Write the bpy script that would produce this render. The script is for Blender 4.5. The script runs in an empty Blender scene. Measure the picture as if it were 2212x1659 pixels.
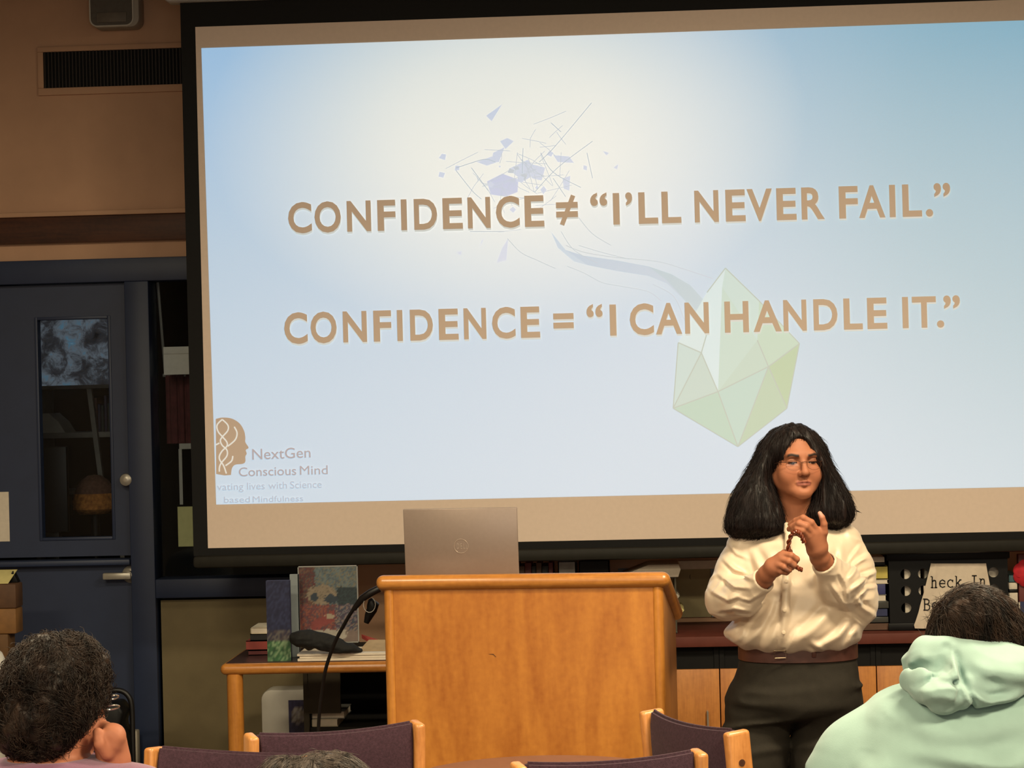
import bpy, bmesh, math, random
import numpy as np
from mathutils import Vector, Matrix
R = math.radians
C = bpy.context.scene.collection
scene = bpy.context.scene

# ------------------------------------------------------------------ camera
CAM_H, FPX, W, H = 1.70, 5000.0, 2212, 1659
YAW, ROLL = R(3.2), R(1.4)
r0 = Vector((math.cos(YAW), math.sin(YAW), 0)); fwd = Vector((-math.sin(YAW), math.cos(YAW), 0)); u0 = Vector((0, 0, 1))
c_r = r0 * math.cos(ROLL) - u0 * math.sin(ROLL)
c_u = u0 * math.cos(ROLL) + r0 * math.sin(ROLL)
cam_d = bpy.data.cameras.new('camera'); cam = bpy.data.objects.new('camera', cam_d); C.objects.link(cam)
cam_d.sensor_width = 36; cam_d.lens = FPX / W * 36; cam_d.clip_end = 100
m = Matrix((c_r, c_u, -fwd)).transposed().to_4x4(); m.translation = (0, 0, CAM_H)
cam.matrix_world = m
scene.camera = cam

# ------------------------------------------------------------------ world, exposure
wld = bpy.data.worlds.new('world'); scene.world = wld; wld.use_nodes = True
wld.node_tree.nodes['Background'].inputs[0].default_value = (0.55, 0.42, 0.30, 1)
wld.node_tree.nodes['Background'].inputs[1].default_value = 0.02
vs = scene.view_settings
vs.view_transform = 'Standard'; vs.look = 'None'; vs.gamma = 1; vs.use_curve_mapping = False
vs.exposure = 0.0

# ------------------------------------------------------------------ ceiling lamps (their housings are built with the room)
WARM = (1.0, 0.85, 0.58)
CEIL = 3.45
# x, y, height of the glowing face, watts: long lamps on the ceiling over the audience, a small one at the screen
LAMPS = [(-2.1, 0.8, CEIL - .075, 190), (1.7, 2.2, CEIL - .075, 185), (0.1, -1.6, CEIL - .075, 70), (-1.9, 4.6, CEIL - .075, 86), (1.2, 5.2, CEIL - .075, 140), (0.30, 7.7, CEIL - .075, 1.6)]
for (lx, ly, lz, lw) in LAMPS:
    ld = bpy.data.lights.new('ceiling_lamp_light', 'AREA'); ld.shape = 'RECTANGLE'; ld.size = 1.1; ld.size_y = 0.5 if lw > 20 else 0.2
    ld.energy = lw; ld.color = WARM
    lo = bpy.data.objects.new('ceiling_lamp_light', ld); C.objects.link(lo)
    lo.location = (lx, ly, lz)

# evening daylight from the window in the wall behind the camera
ld = bpy.data.lights.new('window_daylight', 'AREA'); ld.shape = 'RECTANGLE'; ld.size = 3.2; ld.size_y = 1.2; ld.energy = 48; ld.color = (1.0, 0.93, 0.84)
lo = bpy.data.objects.new('window_daylight', ld); C.objects.link(lo); lo.location = (0.6, -2.5, 1.75); lo.rotation_euler = (R(90), 0, 0)

# ------------------------------------------------------------------ pixel -> world
def ray(px, py):
    return fwd + c_r * ((px - W / 2) / FPX) + c_u * (-(py - H / 2) / FPX)
CP = Vector((0, 0, CAM_H))
def P(px, py, d): return CP + ray(px, py) * d
def PY(px, py, Y):
    v = ray(px, py); return CP + v * (Y / v.y)
def PZ(px, py, Z):
    v = ray(px, py); return CP + v * ((Z - CAM_H) / v.z)
def rectY(x0, y0, x1, y1, Y):
    xm, ym = (x0 + x1) / 2, (y0 + y1) / 2
    return PY(x0, ym, Y).x, PY(x1, ym, Y).x, PY(xm, y1, Y).z, PY(xm, y0, Y).z   # X0, X1, Z0, Z1

# ------------------------------------------------------------------ materials
def lin(c):
    c = c / 255.0
    return c / 12.92 if c <= 0.04045 else ((c + 0.055) / 1.055) ** 2.4
def rgb(t): return (lin(t[0]), lin(t[1]), lin(t[2]), 1)
class NT:
    def __init__(s, name):
        s.m = bpy.data.materials.new(name); s.m.use_nodes = True; s.t = s.m.node_tree; s.b = s.t.nodes['Principled BSDF']
    def n(s, kind, **kw):
        x = s.t.nodes.new(kind)
        for k, v in kw.items():
            if k.startswith('i_'):
                x.inputs[k[2:].replace('_', ' ')].default_value = v
            else: setattr(x, k, v)
        return x
    def l(s, a, b): s.t.links.new(a, b)
def ramp(nt, fac, stops):
    r = nt.n('ShaderNodeValToRGB'); e = r.color_ramp.elements
    e[0].position, e[0].color = stops[0]; e[1].position, e[1].color = stops[-1]
    for p, c in stops[1:-1]:
        x = e.new(p); x.color = c
    nt.l(fac, r.inputs[0]); return r.outputs[0]
def mat(name, col, rough=0.6, var=0.12, scale=30, bump=0.0, metal=0.0, spec=0.5, stretch=(1, 1, 1), sheen=0.0, bscale=None):
    nt = NT(name); b = nt.b
    tc = nt.n('ShaderNodeTexCoord'); mp = nt.n('ShaderNodeMapping'); mp.inputs['Scale'].default_value = stretch
    nt.l(tc.outputs['Object'], mp.inputs[0])
    nz = nt.n('ShaderNodeTexNoise', i_Scale=scale, i_Detail=4.0); nt.l(mp.outputs[0], nz.inputs['Vector'])
    c = rgb(col)
    lo = tuple(x * (1 - var) for x in c[:3]) + (1,); hi = tuple(min(1, x * (1 + var)) for x in c[:3]) + (1,)
    nt.l(ramp(nt, nz.outputs['Fac'], [(0.3, lo), (0.7, hi)]), b.inputs['Base Color'])
    b.inputs['Roughness'].default_value = rough; b.inputs['Metallic'].default_value = metal
    b.inputs['Specular IOR Level'].default_value = spec
    if sheen: b.inputs['Sheen Weight'].default_value = sheen; b.inputs['Sheen Roughness'].default_value = 0.5
    if bump:
        nb = nt.n('ShaderNodeTexNoise', i_Scale=bscale or scale * 4, i_Detail=3.0); nt.l(mp.outputs[0], nb.inputs['Vector'])
        bp = nt.n('ShaderNodeBump', i_Strength=bump, i_Distance=0.002); nt.l(nb.outputs['Fac'], bp.inputs['Height']); nt.l(bp.outputs[0], b.inputs['Normal'])
    return nt.m
def wood(name, dark, light, rough=0.35, axis=2, scale=7.0, fig=1.0, coat=0.25, stretch=0.09, fine=0.42):
    nt = NT(name); b = nt.b
    tc = nt.n('ShaderNodeTexCoord'); mp = nt.n('ShaderNodeMapping')
    s = [1, 1, 1]; s[axis] = stretch; mp.inputs['Scale'].default_value = s
    nt.l(tc.outputs['Object'], mp.inputs[0])
    n1 = nt.n('ShaderNodeTexNoise', i_Scale=scale, i_Detail=3.0, i_Distortion=1.2 * fig); nt.l(mp.outputs[0], n1.inputs['Vector'])
    n2 = nt.n('ShaderNodeTexNoise', i_Scale=scale * 14, i_Detail=3.0); nt.l(mp.outputs[0], n2.inputs['Vector'])
    n3 = nt.n('ShaderNodeTexNoise', i_Scale=60.0, i_Detail=2.0); nt.l(tc.outputs['Object'], n3.inputs['Vector'])
    mx = nt.n('ShaderNodeMix', data_type='FLOAT'); mx.inputs[0].default_value = fine
    nt.l(n1.outputs['Fac'], mx.inputs[2]); nt.l(n2.outputs['Fac'], mx.inputs[3])
    mx2 = nt.n('ShaderNodeMix', data_type='FLOAT'); mx2.inputs[0].default_value = 0.18
    nt.l(mx.outputs[0], mx2.inputs[2]); nt.l(n3.outputs['Fac'], mx2.inputs[3])
    nt.l(ramp(nt, mx2.outputs[0], [(0.36, rgb(dark)), (0.64, rgb(light))]), b.inputs['Base Color'])
    b.inputs['Roughness'].default_value = rough; b.inputs['Coat Weight'].default_value = coat; b.inputs['Coat Roughness'].default_value = 0.3
    return nt.m
def vcol_mat(name, rough=0.5, emit=0.0, spec=0.5, noise=0.0, nscale=60, bump=0.0, sss=0.0):
    """colour read from the mesh's own colour attribute (lips, brows, printed pictures)"""
    nt = NT(name); b = nt.b
    a = nt.n('ShaderNodeVertexColor', layer_name='Col')
    src = a.outputs[0]
    tc = nt.n('ShaderNodeTexCoord')
    if noise:
        nz = nt.n('ShaderNodeTexNoise', i_Scale=nscale, i_Detail=4.0); nt.l(tc.outputs['Object'], nz.inputs['Vector'])
        mr = nt.n('ShaderNodeMapRange'); mr.inputs['To Min'].default_value = 1 - noise; mr.inputs['To Max'].default_value = 1 + noise
        nt.l(nz.outputs['Fac'], mr.inputs[0])
        mu = nt.n('ShaderNodeVectorMath', operation='SCALE'); nt.l(src, mu.inputs[0]); nt.l(mr.outputs[0], mu.inputs['Scale']); src = mu.outputs[0]
    nt.l(src, b.inputs['Base Color']); b.inputs['Roughness'].default_value = rough; b.inputs['Specular IOR Level'].default_value = spec
    if sss:
        b.inputs['Subsurface Weight'].default_value = sss; b.inputs['Subsurface Radius'].default_value = (1, 0.35, 0.2); b.inputs['Subsurface Scale'].default_value = 0.006
    if emit:
        nt.l(src, b.inputs['Emission Color']); b.inputs['Emission Strength'].default_value = emit
    if bump:
        nb = nt.n('ShaderNodeTexNoise', i_Scale=nscale * 6, i_Detail=2.0); nt.l(tc.outputs['Object'], nb.inputs['Vector'])
        bp = nt.n('ShaderNodeBump', i_Strength=bump, i_Distance=0.001); nt.l(nb.outputs['Fac'], bp.inputs['Height']); nt.l(bp.outputs[0], b.inputs['Normal'])
    return nt.m

# ------------------------------------------------------------------ mesh helpers
ORG = {}          # object name -> world origin of the thing its geometry is measured from
def tag(o, label=None, cat=None, group=None, kind=None):
    if label: o['label'] = label
    if cat: o['category'] = cat
    if group: o['group'] = group
    if kind: o['kind'] = kind
    return o
def thing(name, label, cat, loc=(0, 0, 0), rz=0.0, group=None, kind=None):
    o = bpy.data.objects.new(name, None); C.objects.link(o); o.empty_display_size = 0.1
    o.location = loc; o.rotation_euler = (0, 0, rz)
    ORG[o.name] = Vector(loc)
    return tag(o, label, cat, group, kind)
class MB:
    """collects shapes for ONE mesh"""
    def __init__(s): s.bm = bmesh.new(); s.cols = None
    def _merge(s, other, mi=0):
        me = bpy.data.meshes.new('t'); other.to_mesh(me); other.free()
        for p in me.polygons: p.material_index = mi
        s.bm.from_mesh(me); bpy.data.meshes.remove(me)
    def box(s, lo, hi, bev=0.0, seg=2, mtx=None, mi=0):
        b = bmesh.new(); bmesh.ops.create_cube(b, size=1)
        lo, hi = Vector(lo), Vector(hi); c, d = (lo + hi) / 2, hi - lo
        for v in b.verts: v.co = Vector((v.co.x * d.x, v.co.y * d.y, v.co.z * d.z)) + c
        if bev: bmesh.ops.bevel(b, geom=b.edges[:], offset=min(bev, min(abs(d.x), abs(d.y), abs(d.z)) * 0.49), segments=seg, profile=0.5, affect='EDGES')
        if mtx is not None: b.transform(mtx)
        s._merge(b, mi); return s
    def prism(s, pts, vec, bev=0.0, mi=0):
        """closed outline of 3D points, pushed along vec"""
        b = bmesh.new(); vec = Vector(vec)
        a = [b.verts.new(Vector(p)) for p in pts]; z = [b.verts.new(Vector(p) + vec) for p in pts]
        b.faces.new(a); b.faces.new(z[::-1]); n = len(pts)
        for i in range(n): b.faces.new((a[(i + 1) % n], a[i], z[i], z[(i + 1) % n]))
        bmesh.ops.recalc_face_normals(b, faces=b.faces[:])
        if bev: bmesh.ops.bevel(b, geom=b.edges[:], offset=bev, segments=2, profile=0.5, affect='EDGES')
        s._merge(b, mi); return s
    def tube(s, pts, rad, sides=10, caps=True, closed=False, mi=0, squash=1.0):
        b = bmesh.new(); pts = [Vector(p) for p in pts]; n = len(pts)
        if not hasattr(rad, '__len__'): rad = [rad] * n
        rings = []; ref = None
        for i, p in enumerate(pts):
            if closed: t = pts[(i + 1) % n] - pts[i - 1]
            else: t = pts[min(i + 1, n - 1)] - pts[max(i - 1, 0)]
            t.normalize()
            if ref is None: ref = Vector((0, 0, 1)) if abs(t.z) < 0.9 else Vector((1, 0, 0))
            ref = (ref - t * ref.dot(t)).normalized(); q = t.cross(ref)
            rings.append([b.verts.new(p + (ref * math.cos(k * 2 * math.pi / sides) + q * math.sin(k * 2 * math.pi / sides) * squash) * rad[i]) for k in range(sides)])
        for i in range(n if closed else n - 1):
            A, B = rings[i], rings[(i + 1) % n]
            for k in range(sides): b.faces.new((A[k], A[(k + 1) % sides], B[(k + 1) % sides], B[k]))
        if caps and not closed: b.faces.new(rings[0][::-1]); b.faces.new(rings[-1])
        bmesh.ops.recalc_face_normals(b, faces=b.faces[:])
        s._merge(b, mi); return s
    def lathe(s, prof, center, axis=(0, 0, 1), sides=32, mi=0, sx=1.0, sy=1.0):
        """profile [(radius, height)] turned round axis"""
        b = bmesh.new(); q = Vector((0, 0, 1)).rotation_difference(Vector(axis)); rings = []
        for (r, h) in prof:
            rings.append([b.verts.new(Vector(center) + q @ Vector((math.cos(k * 2 * math.pi / sides) * r * sx, math.sin(k * 2 * math.pi / sides) * r * sy, h))) for k in range(sides)])
        for i in range(len(rings) - 1):
            for k in range(sides): b.faces.new((rings[i][k], rings[i][(k + 1) % sides], rings[i + 1][(k + 1) % sides], rings[i + 1][k]))
        b.faces.new(rings[0][::-1]); b.faces.new(rings[-1])
        bmesh.ops.remove_doubles(b, verts=b.verts[:], dist=1e-6); bmesh.ops.recalc_face_normals(b, faces=b.faces[:])
        s._merge(b, mi); return s
    def raw(s, verts, faces):
        me = bpy.data.meshes.new('t'); me.from_pydata([tuple(v) for v in verts], [], faces); s.bm.from_mesh(me); bpy.data.meshes.remove(me); return s
    def build(s, name, m, parent=None, loc=None, world=False, smooth=True, ang=40):
        me = bpy.data.meshes.new(name); s.bm.to_mesh(me); s.bm.free()
        return link(name, me, m, parent, loc, world, smooth, ang)
def link(name, me, m, parent=None, loc=None, world=False, smooth=True, ang=40):
    """loc: origin of a top-level mesh; world: the vertices are in world space and are moved into the parent's frame"""
    off = None
    if parent is not None and world: off = ORG[parent.name]
    if loc is not None: off = Vector(loc)
    if off is not None: me.transform(Matrix.Translation(-off))
    o = bpy.data.objects.new(name, me); C.objects.link(o)
    for x in (m if isinstance(m, (list, tuple)) else [m]): me.materials.append(x)
    if smooth:
        me.polygons.foreach_set('use_smooth', [True] * len(me.polygons))
        if ang and ang < 180: me.set_sharp_from_angle(angle=R(ang))
    if parent is not None: o.parent = parent; ORG[o.name] = ORG[parent.name]
    elif loc is not None: o.location = loc; ORG[o.name] = Vector(loc)
    else: ORG[o.name] = Vector((0, 0, 0))
    return o
def set_cols(me, cols):
    a = me.color_attributes.new('Col', 'FLOAT_COLOR', 'POINT')
    c = np.ones((len(me.vertices), 4), np.float32); c[:, :3] = cols
    a.data.foreach_set('color', c.ravel())
def struct(o, label=None): return tag(o, label, None, None, 'structure')
def copy_tree(o, parent=None):
    c = o.copy(); C.objects.link(c); ORG[c.name] = ORG[o.name]
    if parent is not None: c.parent = parent
    for ch in list(o.children): copy_tree(ch, c)
    return c

# ------------------------------------------------------------------ signed-distance modelling (bodies, clothing, hair)
F = np.float32
def A3(v): return np.array((v[0], v[1], v[2]), F)
def s_cap(p, a, b, ra, rb=None):
    a, b = A3(a), A3(b); rb = ra if rb is None else rb
    ab = b - a; t = np.clip(((p - a) @ ab) / max(float(ab @ ab), 1e-12), 0, 1)
    q = p - a - t[:, None] * ab
    return np.sqrt((q * q).sum(1)) - (ra + (rb - ra) * t)
def s_chain(p, pts, rads, k=0.0):
    d = None
    for i in range(len(pts) - 1):
        e = s_cap(p, pts[i], pts[i + 1], rads[i], rads[i + 1])
        d = e if d is None else (sm(d, e, k) if k else np.minimum(d, e))
    return d
def s_ell(p, c, r, rot=None):
    q = p - A3(c)
    if rot is not None: q = q @ np.array(rot, F)
    r = A3(r); k0 = np.sqrt(((q / r) ** 2).sum(1)); k1 = np.sqrt(((q / (r * r)) ** 2).sum(1))
    return k0 * (k0 - 1) / np.maximum(k1, 1e-6)
def s_loft(p, st, soft=0.01):
    """stations (z, cx, cy, rx, ry[, power]) from bottom to top"""
    st = sorted(st, key=lambda q: q[0]); z = np.array([q[0] for q in st], F)
    t = np.clip(p[:, 2], z[0], z[-1])
    def g(i):
        v = np.array([q[i] for q in st]); zz = np.array(z, float)
        m_ = np.gradient(v, zz) if len(v) > 2 else np.full(len(v), (v[-1] - v[0]) / (zz[-1] - zz[0]))
        k = np.clip(np.searchsorted(zz, t, 'right') - 1, 0, len(v) - 2); h = zz[k + 1] - zz[k]; s = (t - zz[k]) / h
        return ((1 + 2 * s) * (1 - s) ** 2 * v[k] + s * (1 - s) ** 2 * h * m_[k] + s * s * (3 - 2 * s) * v[k + 1] + s * s * (s - 1) * h * m_[k + 1]).astype(F)
    cx, cy, rx, ry = g(1), g(2), g(3), g(4); rx = np.maximum(rx, 1e-3); ry = np.maximum(ry, 1e-3)
    n = 2.4
    x, y = np.abs(p[:, 0] - cx), np.abs(p[:, 1] - cy)
    q = (np.maximum(x / rx, 1e-5) ** n + np.maximum(y / ry, 1e-5) ** n) ** (1 / n)
    d = (q - 1) * np.minimum(rx, ry)
    dz = np.maximum(z[0] - p[:, 2], p[:, 2] - z[-1])
    return sm_max(d, dz, soft)
def sm(a, b, k):
    h = np.clip(k - np.abs(a - b), 0, None) / k
    return np.minimum(a, b) - h * h * k * 0.25
def sm_max(a, b, k): return -sm(-a, -b, k)
def cut(a, b, k): return sm_max(a, -b, k)
def _hash(i, j, k):
    n = (i * 374761393 + j * 668265263 + k * 1274126177) & 0xffffffff
    n = ((n ^ (n >> 13)) * 1274126177) & 0xffffffff
    return ((n ^ (n >> 16)) & 0xffff).astype(F) / 65535.0 - 0.5
def noise3(p, scale):
    q = p * np.array(scale, F) if hasattr(scale, '__len__') else p * F(scale)
    i = np.floor(q).astype(np.int64); f = (q - i).astype(F); f = f * f * (3 - 2 * f); o = 0
    for a in (0, 1):
        for b in (0, 1):
            for c in (0, 1):
                w = (f[:, 0] if a else 1 - f[:, 0]) * (f[:, 1] if b else 1 - f[:, 1]) * (f[:, 2] if c else 1 - f[:, 2])
                o = o + w * _hash(i[:, 0] + a, i[:, 1] + b, i[:, 2] + c)
    return o
def surf(fn, lo, hi, h, B=8, slack=1.6):
    """mesh the zero surface of fn inside the box: surface nets over the blocks the surface runs through"""
    lo = np.array(lo, float); n = np.maximum(1, np.ceil((np.array(hi, float) - lo) / (h * B)).astype(int))
    gi = np.stack(np.meshgrid(*[np.arange(k) for k in n], indexing='ij'), -1).reshape(-1, 3)
    cen = (lo + (gi + 0.5) * B * h).astype(F); dc = fn(cen)
    act = np.abs(dc) < B * h * 0.87 * slack + 0.004
    N = n * B + 1
    V = np.repeat(np.repeat(np.repeat(np.where(dc < 0, -1, 1).astype(F).reshape(n), B, 0), B, 1), B, 2)
    V = np.pad(V, ((0, 1),) * 3, mode='edge')
    o = np.stack(np.meshgrid(*[np.arange(B + 1)] * 3, indexing='ij'), -1).reshape(-1, 3)
    ab = gi[act]
    for s in range(0, len(ab), 400):
        idx = (ab[s:s + 400, None, :] * B + o[None]).reshape(-1, 3)
        V[idx[:, 0], idx[:, 1], idx[:, 2]] = fn((lo + idx * h).astype(F))
    V[0], V[-1], V[:, 0], V[:, -1], V[:, :, 0], V[:, :, -1] = (np.maximum(q, h) for q in (V[0], V[-1], V[:, 0], V[:, -1], V[:, :, 0], V[:, :, -1]))
    I = V < 0; cnt = np.zeros(tuple(N - 1), np.uint8); cr = [(a, b, c) for a in (0, 1) for b in (0, 1) for c in (0, 1)]
    sl = lambda a, k: slice(a, k - 1 + a)
    for a, b, c in cr: cnt += I[sl(a, N[0]), sl(b, N[1]), sl(c, N[2])]
    ce = np.argwhere((cnt > 0) & (cnt < 8))
    ids = np.full(tuple(N - 1), -1, np.int32); ids[ce[:, 0], ce[:, 1], ce[:, 2]] = np.arange(len(ce))
    acc = np.zeros((len(ce), 3)); num = np.zeros(len(ce))
    val = {c: V[ce[:, 0] + c[0], ce[:, 1] + c[1], ce[:, 2] + c[2]] for c in cr}
    for c in cr:
        for ax in range(3):
            if c[ax] == 0:
                e = list(c); e[ax] = 1; va, vb = val[c], val[tuple(e)]; x = (va < 0) != (vb < 0)
                t = np.where(x, va / np.where(x, va - vb, 1), 0)
                q = np.zeros((len(ce), 3)) + np.array(c); q[:, ax] = t
                acc[x] += q[x]; num[x] += 1
    verts = lo + (ce + acc / num[:, None]) * h
    faces = []
    for ax in range(3):
        u, w = (ax + 1) % 3, (ax + 2) % 3
        s0 = [slice(None)] * 3; s1 = [slice(None)] * 3; s0[ax] = slice(0, -1); s1[ax] = slice(1, None)
        a, b = I[tuple(s0)], I[tuple(s1)]
        e = np.argwhere(a != b); e = e[(e[:, u] > 0) & (e[:, w] > 0) & (e[:, u] < N[u] - 1) & (e[:, w] < N[w] - 1)]
        fl = a[e[:, 0], e[:, 1], e[:, 2]]
        def cell(du, dw):
            q = e.copy(); q[:, u] -= du; q[:, w] -= dw; return ids[q[:, 0], q[:, 1], q[:, 2]]
        f = np.stack([cell(1, 1), cell(0, 1), cell(0, 0), cell(1, 0)], 1)
        f[~fl] = f[~fl][:, ::-1]; faces.append(f)
    return verts, np.concatenate(faces)
def np_mesh(name, v, f):
    me = bpy.data.meshes.new(name); n = len(f); k = f.shape[1]
    me.vertices.add(len(v)); me.vertices.foreach_set('co', np.asarray(v, F).ravel())
    me.loops.add(n * k); me.loops.foreach_set('vertex_index', np.asarray(f, np.int32).ravel())
    me.polygons.add(n); me.polygons.foreach_set('loop_start', np.arange(0, n * k, k, dtype=np.int32))
    me.update(calc_edges=True); me.validate(); return me
def smooth_mesh(v, f, it=2, lam=0.5):
    e = np.concatenate([f[:, [i, (i + 1) % f.shape[1]]] for i in range(f.shape[1])])
    for _ in range(it):
        a = np.zeros_like(v); c = np.zeros(len(v))
        for i, j in ((0, 1), (1, 0)):
            np.add.at(a, e[:, i], v[e[:, j]]); np.add.at(c, e[:, i], 1)
        v = v + lam * (a / np.maximum(c, 1)[:, None] - v)
    return v
def grad(fn, p, e=0.002):
    d = [fn(p + A3(x) * F(e)) - fn(p - A3(x) * F(e)) for x in ((1, 0, 0), (0, 1, 0), (0, 0, 1))]
    g = np.stack(d, 1); return g / np.maximum(np.linalg.norm(g, axis=1, keepdims=True), 1e-9)
def strands(fn, seeds, dirfn, length, steps, r, off, rng, curl=0.0, curlf=60.0, stray=0.15, lift=0.0):
    """thin three-sided locks that run along the surface fn=0 (a little above it)"""
    p = seeds.astype(F).copy(); n = len(p); L = length * rng.uniform(0.6, 1.2, n).astype(F); path = []
    jit = (rng.normal(0, stray, (n, 3))).astype(F); ph = rng.uniform(0, 6.28, n).astype(F); of = off * rng.uniform(0.3, 1.5, n).astype(F)
    lf = lift * rng.random(n).astype(F) ** 3
    for s in range(steps + 1):
        g = grad(fn, p); d = fn(p); p = p - g * (d - of - lf * (s / steps) ** 1.5)[:, None]
        t = dirfn(p) + jit; t = t - g * (t * g).sum(1, keepdims=True); t /= np.maximum(np.linalg.norm(t, axis=1, keepdims=True), 1e-6)
        b = np.cross(t, g); a = ph + curlf * (s / steps) * L
        amp = curl * min(1.0, s / 2)
        path.append((p + (np.cos(a)[:, None] * b + np.sin(a)[:, None] * g) * F(amp), g, b))
        p = p + t * (L / steps)[:, None]
    V = []; 
    for s, (q, g, b) in enumerate(path):
        w = F(r * (1.0 if 0 < s < steps - 1 else 0.55 if s < steps else 0.15))
        for k in range(3):
            V.append(q + (g * F(math.cos(2.094 * k)) + b * F(math.sin(2.094 * k))) * w)
    V = np.stack(V, 1)                                  # n, (steps+1)*3, 3
    base = (np.arange(n) * (steps + 1) * 3)[:, None]; fs = []
    for s in range(steps):
        for k in range(3):
            q = np.array([s * 3 + k, s * 3 + (k + 1) % 3, s * 3 + 3 + (k + 1) % 3, s * 3 + 3 + k]); fs.append(base + q)
    return V.reshape(-1, 3), np.concatenate(fs)
def join_np(*vf):
    vs_, fs_, o = [], [], 0
    for v, f in vf: vs_.append(v); fs_.append(f + o); o += len(v)
    return np.concatenate(vs_), np.concatenate(fs_)
# ================================================================== the room
YB = 9.40                        # front face of the back wall
XL, XR, YF = -4.2, 4.4, -2.6     # side walls, wall behind the camera
M = {}
M['wall'] = mat('painted_wall', (198, 157, 127), 0.85, 0.05, 6, bump=0.15, bscale=180)
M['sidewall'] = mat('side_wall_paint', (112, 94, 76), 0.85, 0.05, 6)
M['panel'] = mat('tan_panel', (114, 101, 72), 0.8, 0.06, 14, bump=0.1, bscale=200)
M['ceil'] = mat('ceiling_tile', (118, 110, 100), 0.9, 0.06, 40)
M['carpet'] = mat('carpet', (96, 84, 78), 0.95, 0.3, 220, bump=0.5)
M['darkwood'] = wood('dark_trim_wood', (52, 26, 16), (84, 46, 26), 0.5, axis=0)
M['blue'] = mat('blue_gray_paint', (38, 49, 76), 0.5, 0.06, 12)
M['black'] = mat('black_plastic', (9, 8, 8), 0.5, 0.2, 40, spec=.25)
M['blackmatte'] = mat('black_screen_cloth', (9, 8, 8), 0.9, 0.2, 80)
M['charcoal'] = mat('charcoal_bar', (36, 34, 29), 0.6, 0.1, 30, spec=.2)
M['white'] = mat('white_plastic', (205, 200, 188), 0.5, 0.05, 20)
M['offwhite'] = mat('pale_enamel', (168, 160, 146), 0.6, 0.06, 20)
M['paper'] = mat('paper', (222, 210, 192), 0.8, 0.05, 50)
M['yellowpaper'] = mat('yellowish_paper', (206, 194, 130), 0.8, 0.06, 40)
M['metal'] = mat('brushed_nickel', (176, 170, 158), 0.35, 0.06, 60, metal=.45)
M['oak'] = wood('honey_oak', (162, 94, 33), (198, 129, 52), 0.38, axis=2, scale=4.5, fig=1.6, stretch=.2, fine=.22)
M['oakx'] = wood('honey_oak_edge', (158, 98, 40), (200, 134, 62), 0.30, axis=0, scale=9.0)
M['oakpost'] = wood('honey_oak_post', (168, 104, 40), (202, 134, 58), 0.35, axis=2, scale=9.0)
M['oakchair'] = wood('chair_oak', (176, 112, 56), (214, 148, 84), 0.38, axis=2, scale=14.0)
M['cabwood'] = wood('cabinet_veneer', (174, 102, 40), (212, 138, 62), 0.45, axis=2, scale=8.0)
M['maroon'] = mat('maroon_laminate', (104, 54, 44), 0.6, 0.08, 30, spec=.25)
M['darktop'] = mat('dark_table_laminate', (62, 42, 40), 0.3, 0.12, 30)
M['tabletop'] = mat('brown_table_laminate', (118, 74, 52), 0.35, 0.08, 30)
M['fabric'] = mat('plum_upholstery', (67, 45, 55), 0.95, 0.25, 160, bump=0.6, bscale=500, sheen=0.08, spec=.2)

mb = MB(); mb.box((XL - .1, YF - .1, -0.1), (XR + .1, YB + .15, 0)); struct(mb.build('floor', M['carpet']))
mb = MB(); mb.box((XL - .1, YF - .1, CEIL), (XR + .1, YB + .15, CEIL + .1)); struct(mb.build('ceiling', M['ceil']))
mb = MB(); mb.box((XL - .1, YF, 0), (XL, YB, CEIL)); struct(mb.build('wall_left', M['sidewall']))
mb = MB(); mb.box((XR, YF, 0), (XR + .1, YB, CEIL)); struct(mb.build('wall_right', M['sidewall']))
mb = MB(); mb.box((XL, YF - .1, 0), (XR, YF, CEIL)); struct(mb.build('wall_front', M['sidewall']))

# ---- openings of the back wall: the door and the glazed sidelight beside it
dx0, dx1 = PY(-205, 1100, YB).x, PY(278, 900, YB).x      # door leaf
fx0 = dx0 - .10; fx1 = PY(330, 900, YB).x                  # outer edges of the door frame
sx1 = PY(640, 1000, YB).x                                  # far end of the sidelight
zh = PY(200, 560, YB).z; zd = PY(150, 612, YB).z           # top of the header, top of the leaf
zs0, zs1 = PY(360, 1250, YB).z, PY(370, 600, YB).z         # sidelight glass
zp = PY(460, 1289, YB).z                                   # top of the tan panel
mb = MB()
mb.box((XL, YB, 0), (fx0, YB + .15, CEIL)); mb.box((sx1 + .08, YB, 0), (XR, YB + .15, CEIL)); mb.box((fx0, YB, zh), (sx1 + .08, YB + .15, CEIL))
struct(mb.build('wall_back', M['wall']))
mb = MB(); mb.box((fx1 + .012, YB + .01, 0), (sx1 + .08, YB + .13, zp - .012)); struct(mb.build('wall_back_panel', M['panel']))
# dark wood band, its pale ledge, and the header strip over the door
x1b = XR
zt0, zt1 = PY(200, 524, YB).z, PY(200, 467, YB).z
mb = MB(); mb.box((XL, YB - .035, zt0), (x1b, YB + .0, zt1), .004); struct(mb.build('trim_1', M['darkwood']))
mb = MB(); mb.box((XL, YB - .05, zt1), (x1b, YB, zt1 + .02), .004); struct(mb.build('trim_2', M['wall']))
mb = MB(); mb.box((XL, YB - .012, 0), (fx0, YB, .1), .003); mb.box((sx1 + .1, YB - .012, 0), (XR, YB, .1), .003); struct(mb.build('baseboard_back', M['darkwood']))

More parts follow.
